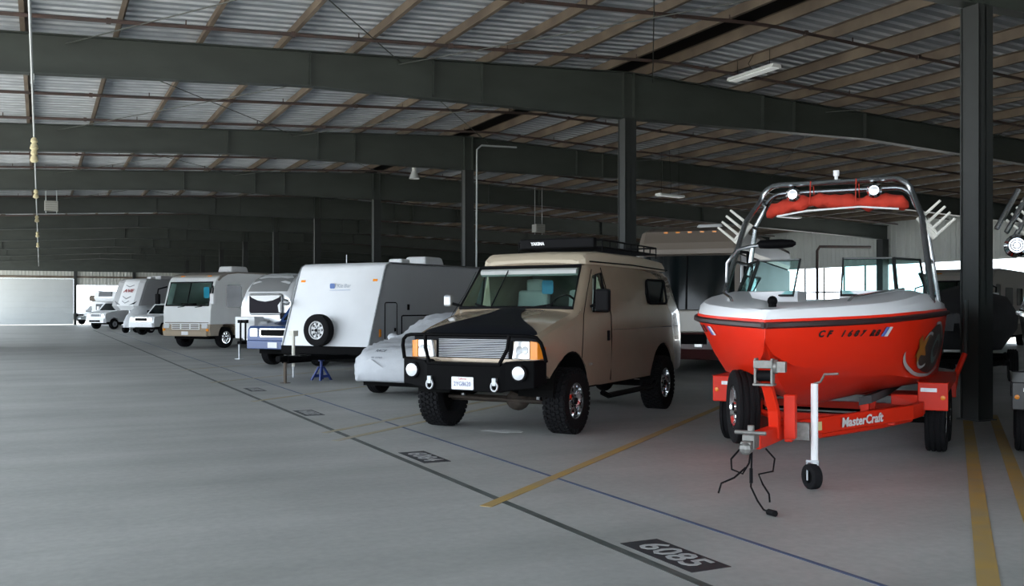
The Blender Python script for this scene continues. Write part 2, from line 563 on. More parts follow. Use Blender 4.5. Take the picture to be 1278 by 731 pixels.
# local x runs along -Y of the world
def rw(y0, y1, z0, z1): ribbed(-y1, -y0, z0, z1).build('wall_sheet', M_wall, wr)
segs = [(Y0 + BAY * k, Y0 + BAY * (k + 1)) for k in range(-2, 10)]
for i, (a, b_) in enumerate(segs):
    k = i - 2
    if k in (2, 3): rw(a, b_, 3.95, 6.1)
    else: rw(a, b_, 0, 6.1)
tr = MB()
for k in (2, 3):
    a = Y0 + BAY * k
    tr.bx(-a - BAY, -a, -0.1, 0.0, 3.86, 3.98)
tr.build('door_header', M_wall, wr)
# window frames with glass in the right doorways
wd = empty('window_1', (XR + 0.02, 0, 0), -math.pi / 2, label='tall steel framed glazing full of daylight in the side wall', cat='window', kind='structure')
for k in (3,):
    a = Y0 + BAY * k
    for j in range(7):
        xx = -a - j * BAY / 6
        MB().bx(xx - 0.035, xx + 0.035, -0.04, 0.04, 0, 3.9).build('mullion', M_beam, wd)
    for zz in (0.9, 2.45):
        MB().bx(-a - BAY, -a, -0.035, 0.035, zz, zz + 0.07).build('glazing_bar', M_beam, wd)
# left side: mostly open, a few closed bays
wl = empty('wall_left', (XL, 0, 0), math.pi / 2, label='pale sheet side wall bays on the open side of the hall', cat='wall', kind='structure')
for k in (3,):
    a = Y0 + BAY * k
    ribbed(a + 0.2, a + BAY - 0.2, 0, 5.2).build('wall_sheet', M_wall, wl)

wb = empty('wall_light_block', (0, YB, 0), label='unseen partial end wall added to block frontal light', cat='wall', kind='structure')  # unseen stretch of end wall, added to cut light from behind the camera
for (a, b_, z1) in ((11, 26, 6.6), (26, XR, 6.1)): ribbed(a, b_, 0, z1).build('wall_sheet', M_wall, wb)

# ---- painted floor marks
M_dline = mat('dark_line_paint', (0.045, 0.055, 0.05), 0.6, noise=0.35, nscale=6, color2=(0.09, 0.10, 0.095))
M_bline = mat('blue_line_paint', (0.045, 0.075, 0.16), 0.6, noise=0.3, nscale=5, color2=(0.09, 0.12, 0.19))
M_yline = mat('worn_yellow_paint', (0.42, 0.27, 0.055), 0.65, noise=0.5, nscale=3, color2=(0.33, 0.25, 0.13))
M_sten = mat('stencil_black', (0.028, 0.030, 0.036), 0.6, noise=0.3, nscale=12)
M_digit = mat('stencil_digit_grey', (0.40, 0.41, 0.41), 0.6, noise=0.2, nscale=9)
XD, XB = 3.44, 4.36
MB().bx(XD - 0.035, XD + 0.035, 1, 75, 0, 0.0025).build('painted_line', M_dline, floor, label='dark painted aisle line')
MB().bx(XB - 0.02, XB + 0.02, 1, 75, 0, 0.0025).build('painted_line', M_bline, floor, label='thin blue painted line')
STALL = math.radians(50.8)       # stall axis, turned from +Y towards +X
DV = Vector((math.sin(STALL), math.cos(STALL), 0)); DP = Vector((DV.y, -DV.x, 0))
M_yfade = mat('faded_yellow_paint', (0.36, 0.30, 0.17), 0.65, noise=0.5, nscale=2.5, color2=(0.37, 0.35, 0.29))
def stripe(p, length, w=0.105, m=None):
    p = Vector((p.x, p.y, 0))
    q = [p - DP * w / 2, p + DP * w / 2, p + DP * w / 2 + DV * length, p - DP * w / 2 + DV * length]
    MB().prism([(a.x, a.y) for a in q], 0.0, 0.004, 'Z').build('stall_stripe', m or M_yline, floor, label='worn yellow stall stripe')
stripe(gpt(606, 632), 9.5)
stripe(gpt(1236, 745), 10.5, 0.125)
stripe(gpt(1290, 655), 8.0, 0.12)
stripe(gpt(405, 540), 9.0, m=M_yfade); stripe(gpt(418, 550), 9.0, m=M_yfade)
for i in range(3): stripe(gpt(405, 540) + Vector((0, 4.6 * (i + 1), 0)), 8.0, m=M_yfade)
# stencilled bay numbers: black plate with pale digits, reading along the aisle
for (cx, cy, s) in ((840, 692, '6085'), (529, 570, '6084'), (385, 515, '6083'), (318, 486, '6082')):
    p = gpt(cx, cy)
    mb = MB().bx(p.x - 0.15, p.x + 0.15, p.y - 0.40, p.y + 0.40, 0, 0.003)
    o = mb.build('stencil_plate', M_sten, floor)
    text('stencil_number', s, 0.30, M_digit, o, frame3((p.x, p.y, 0.0042), (0, -1, 0), (1, 0, 0)), ext=0.0008, bold=0.004, xs=1.02)

# old white paint smear in front of the van
p = gpt(628, 538); rr = random.Random(5)
pts = []
for k in range(18):
    a = 2 * math.pi * k / 18; r = 1 + rr.uniform(-.35, .35)
    v = DP * (math.cos(a) * .24 * r) + DV * (math.sin(a) * .13 * r)
    pts.append((p.x + v.x, p.y + v.y))
MB().prism(pts, 0, .002, 'Z').build('paint_smear', mat('white_smear', (.60, .61, .60), .7, noise=.3, nscale=9), floor, label='old white paint smear')
# ================================================================ vehicle helpers
def heading_rz(deg):             # vehicle nose towards the camera side, tail pointing `deg` right of the view axis
    return -(YAW + math.radians(deg))

def interp(tab, t):
    if t <= tab[0][0]: return tab[0][1]
    for (a, va), (b, vb) in zip(tab, tab[1:]):
        if t <= b: return va + (vb - va) * (t - a) / (b - a)
    return tab[-1][1]

def make_wheel(parent, x, y, z, r, w, rim_r, m_rim, side, name='wheel', blocks=0, spokes=6, grooves=True, tilt=0.0, n=32):
    """tyre with rim as a sub-part; side=+1 outer face towards +x"""
    hw = w / 2
    prof = [(rim_r, -hw * .8), (rim_r * 1.04, -hw * .92), (r * .80, -hw), (r * .93, -hw * .96), (r * .985, -hw * .84)]
    if grooves:
        for gx in (-.5, 0, .5):
            prof += [(r, hw * (gx - .10)), (r - .012, hw * (gx - .07)), (r - .012, hw * (gx + .07)), (r, hw * (gx + .10))]
    else:
        prof += [(r, -hw * .5), (r, hw * .5)]
    prof += [(r * .985, hw * .84), (r * .93, hw * .96), (r * .80, hw), (rim_r * 1.04, hw * .92), (rim_r, hw * .8)]
    if blocks:
        prof = [(q * (0.965 if q > r * .95 else 1), a) for q, a in prof]
    b = MB().lathe(prof, (0, 0, 0), 'X', n, closed=True)
    if blocks:
        for k in range(blocks):
            for j, gx in enumerate((-.80, -.40, 0, .40, .80)):
                a = 2 * math.pi * (k + (0.5 if j % 2 else 0)) / blocks
                rr = r * .982
                b.box((gx * hw, rr * math.cos(a), rr * math.sin(a)), (w * .16, 2 * math.pi * r / blocks * .62, r * .045), rot=(a - math.pi / 2, 0, 0.0))
        for k in range(blocks):                      # shoulder lugs
            a = 2 * math.pi * k / blocks
            for s in (-1, 1):
                b.box((s * hw * .98, r * .90 * math.cos(a), r * .90 * math.sin(a)), (w * .05, 2 * math.pi * r / blocks * .5, r * .10), rot=(a - math.pi / 2, 0, 0))
    t = b.build(name, M_rubber, parent, smooth=True, ang=30)
    t.location = (x, y, z)
    t.rotation_euler = (0, 0, tilt)
    s = side
    rim = MB().lathe([(rim_r * 1.0, s * hw * .80), (rim_r * 1.02, s * hw * .88), (rim_r * .93, s * hw * .86), (rim_r * .88, s * hw * .45), (rim_r * .60, s * hw * .40),
                      (rim_r * .42, s * hw * .62), (rim_r * .26, s * hw * .66), (rim_r * .24, s * hw * .82), (0.0, s * hw * .84)], (0, 0, 0), 'X', n, cap0=False)
    for k in range(spokes):
        a = 2 * math.pi * (k + .5) / spokes
        rim.box((s * hw * .50, rim_r * .72 * math.cos(a), rim_r * .72 * math.sin(a)), (w * .08, rim_r * .22, rim_r * .46), rot=(a - math.pi / 2, 0, 0))
    rim.build('rim', m_rim, t, smooth=True, ang=30)
    hub = MB().cyl((s * hw * .6, 0, 0), (s * hw * .92, 0, 0), rim_r * .19, 10)
    for k in range(6):
        a = 2 * math.pi * k / 6
        hub.cyl((s * hw * .6, rim_r * .34 * math.cos(a), rim_r * .34 * math.sin(a)), (s * hw * .72, rim_r * .34 * math.cos(a), rim_r * .34 * math.sin(a)), .012, 6)
    for k in range(spokes):
        a = 2 * math.pi * k / spokes
        c_, d_ = rim_r * .70 * math.cos(a), rim_r * .70 * math.sin(a)
        hub.cyl((s * hw * .3, c_, d_), (s * hw * .455, c_, d_), rim_r * .11, 8)
    hub.build('hub', M_blackp, t)
    back = MB().cyl((-s * hw * .2, 0, 0), (s * hw * .30, 0, 0), rim_r * .97, 20)
    back.build('brake_drum', M_dark, t)
    return t

def mirror_pts(h):
    """half section (x>0, from bottom up to the centre) -> full ring"""
    out = list(h)
    for (x, z) in reversed(h):
        if abs(x) > 1e-6: out.append((-x, z))
    return out

# ================================================================ tan camper van
M_tan = mat('tan_paint', (0.37, 0.295, 0.215), 0.22, 0.15, coat=0.8, noise=0.06, nscale=3)
M_tan2 = mat('pop_top_tan', (0.47, 0.40, 0.30), 0.5)
M_grille = mat('dull_billet', (0.30, 0.31, 0.33), 0.4, 0.8)
M_vinyl = mat('black_vinyl', (0.006, 0.007, 0.010), 0.5, spec=0.12, bump=0.1, bscale=30)
M_seat = mat('grey_seat_cloth', (0.42, 0.43, 0.42), 0.9)
M_plate = mat('plate_white', (0.75, 0.76, 0.78), 0.4)
M_plblue = mat('plate_blue', (0.05, 0.07, 0.25), 0.4)
def build_van():
    C = cam2w(-0.115, 12.69)
    van = empty('camper_van', C, heading_rz(28), 'lifted tan camper van with black bull bar and black nose cover', 'van')
    ZT = [(-.76, 1.20), (-.72, 1.27), (-.62, 1.325), (-.3, 1.42), (.1, 1.515), (.30, 1.565)]
    st = []   # y, sill z, belt z, top z, hw sill, hw belt, hw top
    for y, zt in ZT:
        k = (y + .76) / 1.06
        st.append((y, .80 if y < -.5 else .62, zt - .13, zt, .90 + .06 * k, .93 + .07 * min(1, k * 2), .86 + .02 * k))
    st += [(.55, .57, 1.46, 1.89, .98, 1.01, .86), (.80, .57, 1.48, 2.20, .985, 1.015, .815), (.95, .56, 1.5, 2.24, .985, 1.015, .81), (2.2, .56, 1.5, 2.27, .985, 1.015, .81),
           (3.6, .56, 1.5, 2.25, .985, 1.015, .80), (4.30, .60, 1.5, 2.20, .97, 1.0, .78), (4.46, .64, 1.5, 2.10, .94, .96, .74)]
    secs = []
    for (y, zs, zb, zt, ws, wb, wt) in st:
        rear = y > 4.2
        h = [(ws, zs), (wb * .995, zs + .22), (wb, (zs + zb) / 2 + .05), (wb * .99, zb), ((wb + wt) / 2 + .005, (zb + zt) / 2 + .0), (wt + .03, zt - .10), (wt - .03, zt - .035), (wt * .75, zt - .005), (wt * .4, zt + .015), (0, zt + .02)]
        ring = mirror_pts(h)
        secs.append([(x, y + (0.10 * (1.4 - z) if rear else 0), z) for (x, z) in ring])
    body = MB().loft(secs).build('body', M_tan, van)
    cut = []
    for yy in (0, 3.45):
        for s in (-1, 1):
            cut.append(MB().lathe([(.53, s * .50), (.53, s * 1.2)], (0, yy, .52), 'X', 28))
    cut.append(MB().prism([(.46, 1.0), (.46, 1.50), (.94, 2.12), (2.6, 2.14), (2.6, .9), (.46, .9)], -.84, .84, 'X'))
    cut.append(MB().prism([(-.85, 1.605), (.85, 1.605), (.765, 2.165), (-.765, 2.165)], .16, 1.05, 'Y'))
    for s in (-1, 1):
        cut.append(MB().prism([(.68, 1.56), (.94, 2.04), (1.10, 2.07), (1.16, 1.56)], s * .70, s * 1.2, 'X'))
        cut.append(MB().prism(rrect(2.85, 3.70, 1.66, 2.04, .05), s * .925, s * 1.2, 'X'))
    carve(body, cut, ang=32)
    # hollow dark arch liners
    for yy in (0, 3.45):
        for s in (-1, 1):
            prof = [(.535, s * .50), (.535, s * .985), (.515, s * .985), (.515, s * .53), (.0, s * .53), (.0, s * .50)]
            vs, fs = [], []
            angs = [math.radians(-2 + 184 * k / 20) for k in range(21)]
            for (r, a) in prof[:5]:
                for t in angs: vs.append((a, yy + r * math.cos(t), .52 + r * math.sin(t)))
            for i in range(4):
                for k in range(20): fs.append((i * 21 + k, i * 21 + k + 1, (i + 1) * 21 + k + 1, (i + 1) * 21 + k))
            MB().add(vs, fs).build('arch_liner', M_dark, van)
    # black nose cover
    HW = [(-.76, .90), (-.66, .84), (-.55, .74), (-.40, .56), (-.2, .37), (0, .26), (.2, .20), (.29, .19)]
    ys = [-.765, -.74, -.70, -.62, -.5, -.38, -.26, -.12, .02, .16, .28]
    vs, fs = [], []
    nx = 12
    for y in ys:
        hw = interp(HW, y); zt = interp(ZT, y); wt = .86 + .02 * (y + .76) / 1.06
        for i in range(nx + 1):
            x = -hw + 2 * hw * i / nx
            ax = abs(x)
            zz = interp([(0, zt + .02), (wt * .4, zt + .015), (wt * .75, zt - .005), (wt - .03, zt - .035), (wt + .03, zt - .10)], ax)
            vs.append((x, y - (.012 if y < -.7 else 0), zz + .012))
    for j in range(len(ys) - 1):
        for i in range(nx):
            a = j * (nx + 1) + i
            fs.append((a, a + 1, a + nx + 2, a + nx + 1))
    MB().add(vs, fs).build('nose_cover', M_vinyl, van, smooth=True)
    MB().bx(-.88, .88, -.785, -.76, 1.19, 1.25).build('nose_cover_lip', M_vinyl, van, bevel=.01)
    # grille
    g = MB().bx(-.55, .55, -.775, -.755, .97, 1.22).build('grille', M_black, van)
    for i in range(11):
        z = .985 + i * .0215
        MB().bx(-.50, .50, -.795, -.772, z, z + .009).build('grille_bar', M_grille, g)
    MB().prism([(-.92, .86), (.92, .86), (.92, .96), (.56, .96), (.48, .93), (-.48, .93), (-.56, .96), (-.92, .96)], -.80, -.755, 'Y').build('grille_trim', M_tan, van, bevel=.008)
    for s in (-1, 1):
        hl = MB().prism([(s * .56, .975), (s * .80, .975), (s * .80, 1.195), (s * .60, 1.195)], -.815, -.76, 'Y').build('headlight', M_lens, van, bevel=.01)
        for q in (.66, .74):
            MB().lathe([(.0, -.818), (.045, -.822), (.05, -.815)], (s * q, 0, 1.085), 'Y', 14).build('bulb_reflector', M_galv, hl)
        MB().loft([[(s * .81, -.81, .975), (s * .81, -.81, 1.195), (s * .81, -.74, 1.195), (s * .81, -.74, .975)],
                   [(s * .90, -.80, .975), (s * .90, -.80, 1.185), (s * .90, -.72, 1.185), (s * .90, -.72, .975)],
                   [(s * .955, -.72, .985), (s * .955, -.72, 1.12), (s * .93, -.60, 1.12), (s * .93, -.60, .985)]]).build('turn_signal', M_amber, van, smooth=True)
    # bull bar bumper
    bm = MB()
    bm.loft([[(x, y0, za), (x, y0, zb), (x, -.78, zb), (x, -.78, za)] for (x, y0, za, zb) in
             ((-1.02, -.78, .70, .97), (-.93, -.95, .64, .97), (-.58, -1.02, .60, .95), (-.52, -1.04, .58, .90), (.52, -1.04, .58, .90), (.58, -1.02, .60, .95), (.93, -.95, .64, .97), (1.02, -.78, .70, .97))])
    bump = bm.build('bumper', M_black, van, bevel=.012)
    MB().bx(-.52, .52, -1.05, -.82, .90, .925).build('bumper_ledge', M_black, bump)
    for s in (-1, 1):
        MB().lathe([(.0, -1.03), (.085, -1.03), (.105, -1.02), (.105, -.94)], (s * .76, 0, .82), 'Y', 20).build('lamp_bezel', M_blackp, bump, smooth=True)
        fl = MB().lathe([(0, -1.045), (.05, -1.043), (.082, -1.03)], (s * .76, 0, .82), 'Y', 20).build('fog_lamp', M_lens, bump, smooth=True)
        sh = MB().box((s * .46, -1.06, .71), (.05, .06, .09))
        pts = [(s * .46 + .045 * math.cos(a), -1.075, .655 + .055 * math.sin(a)) for a in [math.radians(d) for d in range(0, 360, 30)]]
        sh.tube(pts, .013, 6, closed=True)
        sh.build('shackle', M_galv, bump, smooth=True)
    gd = MB()
    P = []
    def arc(pts): gd.tube(pts, .024, 8)
    arc([(-.98, -.86, .95), (-1.0, -.87, 1.12), (-.985, -.875, 1.20), (-.93, -.89, 1.245), (-.84, -.92, 1.262), (-.5, -.955, 1.268), (.5, -.955, 1.268), (.84, -.92, 1.262), (.93, -.89, 1.245), (.985, -.875, 1.18), (1.01, -.86, 1.1), (1.02, -.80, .95)])
    for s in (-1, 1):
        arc([(s * .60, -.955, 1.265), (s * .585, -.975, 1.1), (s * .50, -1.02, .92)])
    gd.build('brush_guard', M_black, van, smooth=True)
    pl = MB().prism(rrect(-.155, .155, .60, .755, .012), -1.052, -1.042, 'Y').build('licence_plate', M_plate, van)
    text('plate_number', '2YG8620', .075, M_plblue, pl, frame3((0, -1.054, .668), (1, 0, 0), (0, 0, 1)), ext=.0008, xs=.85)
    text('plate_state', 'California', .03, M_redlens, pl, frame3((0, -1.054, .732), (1, 0, 0), (0, 0, 1)), ext=.0008)
    # windscreen
    def wy(z): return .30 + (z - 1.565) * .787
    gl = MB().plate([(-.855, wy(1.60) - .004, 1.60), (.855, wy(1.60) - .004, 1.60), (.77, wy(2.17) - .004, 2.17), (-.77, wy(2.17) - .004, 2.17)], .006).build('windscreen', G_car, van)
    q = [(-.86, 1.60), (.86, 1.60), (.775, 2.17), (-.775, 2.17)]
    MB().tube([(x, wy(z) - .008, z) for (x, z) in q], .024, 6, closed=True).build('windscreen_seal', M_blackp, gl)
    MB().tube([(-.74, wy(2.09) + .02, 2.09), (.74, wy(2.09) + .02, 2.09)], .05, 6).build('sun_visor', M_seat, van)
    for (x0, x1, zt) in ((-.35, -.62, 1.66), (.22, .56, 1.655)):
        MB().tube([(x0, wy(1.6) - .03, 1.60), (x1 * .9 + x0 * .1, wy(1.64) - .03, 1.64), (x1, wy(zt) - .025, zt)], .012, 5).build('wiper', M_blackp, van)
    MB().tube([(-.36, wy(1.62) - .02, 1.62), (-.30, wy(2.1) - .02, 2.12)], .010, 5).build('centre_strip', M_blackp, van)
    for s in (-1, 1):
        w = MB().plate([(s * .995, .68, 1.56), (s * .915, .94, 2.04), (s * .905, 1.10, 2.07), (s * .995, 1.16, 1.56)][:: s], .006).build('door_glass', G_car, van)
        MB().tube([(s * 1.006, .67, 1.55), (s * .925, .93, 2.05), (s * .915, 1.11, 2.08), (s * 1.006, 1.17, 1.55)], .016, 5, closed=True).build('glass_seal', M_blackp, w)
        d = MB().tube([(s * 1.0, .30, .95), (s * 1.018, .30, 1.25), (s * 1.006, .34, 1.5), (s * .94, .60, 1.80), (s * .90, .84, 2.12)], .005, 4)
        d.tube([(s * .998, 1.28, .60), (s * 1.018, 1.28, 1.2), (s * 1.01, 1.28, 1.5), (s * .93, 1.26, 1.9), (s * .87, 1.22, 2.16)], .006, 4)
        d.build('door_seam', M_dark, van)
        MB().box((s * 1.022, 1.16, 1.22), (.03, .06, .14)).build('door_handle', M_blackp, van, bevel=.01)
        sw = MB().prism(rrect(2.86, 3.69, 1.67, 2.03, .05), s * .925, s * .935, 'X').build('side_window', G_dark, van)
        MB().tube([(s * (.985 if z < 1.85 else .945), y, z) for (y, z) in rrect(2.86, 3.69, 1.67, 2.03, .05, 2)], .018, 5, closed=True).build('window_frame', M_blackp, sw)
        MB().tube([(s * 1.02, 1.3, 1.30), (s * 1.02, 4.2, 1.30)], .006, 4).build('body_crease', M_tan, van)
        MB().tube([(s * 1.10, .75, .47), (s * 1.12, .9, .42), (s * 1.12, 2.6, .42), (s * 1.10, 2.8, .47)], .04, 8).build('running_board', M_black, van, smooth=True)
        m = MB().tube([(s * .99, .62, 1.62), (s * 1.13, .56, 1.66)], .02, 6).build('mirror_arm', M_blackp, van)
        mm = MB().box((s * 1.19, .55, 1.70), (.20, .11, .30) if s > 0 else (.12, .09, .17)).build('mirror', M_blackp if s > 0 else M_galv, van, bevel=.03)
        for (yy, s2) in ((0, s), (3.45, s)):
            make_wheel(van, s * .92, yy, .42, .42, .30, .225, M_chrome if s2 > 0 else M_alu, s, blocks=38, spokes=8)
    text('badge', 'E-350', .05, M_chrome, van, frame3((1.028, .52, .86), (0, 1, 0), (0, 0, 1)), ext=.002)
    # running gear
    ax = MB().cyl((-.78, 0, .40), (.78, 0, .40), .045, 10).ball((.22, 0, .40), .15, 12, 8, (1.1, .9, .95)).cyl((-.74, -.16, .42), (.74, -.16, .40), .022, 8)
    ax.build('front_axle', mat('rusty_axle', (0.06, 0.045, 0.035), .7, .3, noise=.4, nscale=14), van, smooth=True)
    ax2 = MB().cyl((-.78, 3.45, .40), (.78, 3.45, .40), .05, 10).ball((0, 3.45, .40), .16, 12, 8)
    ax2.build('rear_axle', M_dark, van, smooth=True)
    for s in (-1, 1):
        MB().tube([(s * .46, -.7, .62), (s * .46, -.35, .52), (s * .46, 0, .47), (s * .46, .4, .55), (s * .46, .7, .68)], .03, 6).build('leaf_spring', M_dark, van)
        MB().cyl((s * .56, -.08, .40), (s * .60, -.12, .78), .032, 8).build('shock_absorber', M_galv, van)
        MB().bx(s * .42, s * .50, -.75, 4.3, .60, .70).build('frame_rail', M_dark, van)
    MB().bx(-.94, .94, .62, 2.85, .54, .60).build('floor_pan', M_dark, van)
    # cab interior
    MB().loft([[(x, .50, 1.30), (x, .50, 1.56), (x, .62, 1.60), (x, .85, 1.52), (x, .85, 1.15)] for x in (-.8, .8)]).build('dashboard', mat('dash_green_grey', (.20, .23, .20), .6), van)
    pts = [(.42 + .19 * math.cos(a), .98 + .05 * math.sin(a), 1.60 + .18 * math.sin(a)) for a in [2 * math.pi * k / 16 for k in range(16)]]
    MB().tube(pts, .016, 6, closed=True).cyl((.42, .98, 1.60), (.42, .82, 1.48), .03, 6).box((.42, .98, 1.60), (.36, .02, .04)).build('steering_wheel', M_blackp, van, smooth=True)
    for x in (-.42, .42):
        s_ = MB().box((x, 1.45, 1.22), (.52, .5, .16)).box((x, 1.72, 1.55), (.50, .14, .62), rot=(-.15, 0, 0)).box((x, 1.78, 1.93), (.27, .10, .20))
        s_.build('seat', M_seat, van, bevel=.04)
    MB().bx(-.80, .80, 2.45, 2.5, .95, 2.1).build('cabin_curtain', mat('dark_curtain', (.16, .17, .15), .9), van)
    MB().prism(rrect(-.12, .06, 1.80, 2.0, .03), 1.40, 1.41, 'Y').build('blue_panel', mat('blue_fabric', (.04, .25, .42), .7), van)
    # pop-top roof
    sec = []
    for (y, w, z) in ((.84, .70, 2.255), (.90, .77, 2.325), (1.0, .79, 2.365), (1.4, .80, 2.395), (3.0, .80, 2.40), (4.1, .78, 2.36), (4.26, .74, 2.27)):
        h = [(w + .02, 2.20), (w + .01, min(z, 2.27)), (w - .02, z - .025), (w - .08, z), (0, z + .015)]
        sec.append([(x, y, zz) for (x, zz) in mirror_pts(h)])
    pt = MB().loft(sec).build('pop_top_roof', M_tan2, van, smooth=True, ang=30)
    MB().tube([(.83, .95, 2.235), (.835, 2.5, 2.245), (.82, 4.2, 2.22)], .010, 4).tube([(-.83, .95, 2.235), (-.835, 2.5, 2.245), (-.82, 4.2, 2.22)], .010, 4).build('roof_seam', M_dark, pt)
    # roof basket
    rk = empty('roof_rack', (0, 0, 0), parent=van)
    for z in (2.48, 2.585):
        MB().tube([(-.68, 1.75, z), (.68, 1.75, z), (.68, 4.05, z), (-.68, 4.05, z)], .013, 6, closed=True).build('rack_rail', M_blackp, rk)
    for i in range(9):
        y = 1.75 + i * 2.3 / 8
        for s in (-1, 1): MB().cyl((s * .68, y, 2.41 if i % 4 == 0 else 2.48), (s * .68, y, 2.585), .010, 6).build('rack_upright', M_blackp, rk)
        MB().cyl((-.68, y, 2.485), (.68, y, 2.485), .010, 6).build('rack_slat', M_blackp, rk)
    MB().bx(-.6, .6, 1.62, 1.75, 2.47, 2.62).build('rack_fairing', M_blackp, rk, bevel=.02)
    text('rack_lettering', 'YAKIMA', .06, M_white, rk, frame3((-.30, 1.615, 2.545), (1, 0, 0), (0, 0, 1)), ext=.001, bold=.004)
    return van
build_van()
# ================================================================ wakeboard boats on trailers
BOAT_DEG = 27.0
SHEER_B = [(0, .0), (.08, .09), (.25, .27), (.5, .51), (.8, .74), (1.1, .90), (1.6, 1.04), (2.2, 1.13), (3.2, 1.19), (4.6, 1.19), (5.6, 1.14), (6.2, 1.05), (6.4, .96)]
SHEER_Z = [(0, 1.455), (.5, 1.475), (1.5, 1.515), (3, 1.54), (6.4, 1.55)]
CHINE_B = [(0, .0), (.12, .05), (.35, .15), (.7, .34), (1.1, .55), (1.6, .75), (2.2, .90), (3.2, 1.02), (4.6, 1.05), (6.2, 1.0), (6.4, .94)]
CHINE_Z = [(0, 1.35), (.12, 1.24), (.35, 1.15), (.7, 1.08), (1.1, 1.02), (1.6, .97), (2.2, .91), (3.2, .82), (4.6, .72), (6.4, .66)]
KEEL_Z = [(0, 1.34), (.12, 1.22), (.35, 1.08), (.7, .88), (1.1, .74), (1.6, .64), (2.4, .57), (4, .53), (6.4, .52)]
STEM_OFF = [(.0, .0)]
BST = [0, .04, .12, .25, .4, .6, .85, 1.15, 1.6, 2.1, 2.7, 3.4, 4.2, 5.0, 5.6, 6.1, 6.3, 6.4]
def side_x(y, z):
    """half beam of the topsides at station y and height z (flared sides)"""
    b, c = interp(SHEER_B, y), interp(CHINE_B, y)
    zs, zc = interp(SHEER_Z, y), interp(CHINE_Z, y)
    t = max(0, min(1.1, (z - zc) / (zs - zc)))
    return c + (b - c) * (t ** .8 if t < 1 else 1)

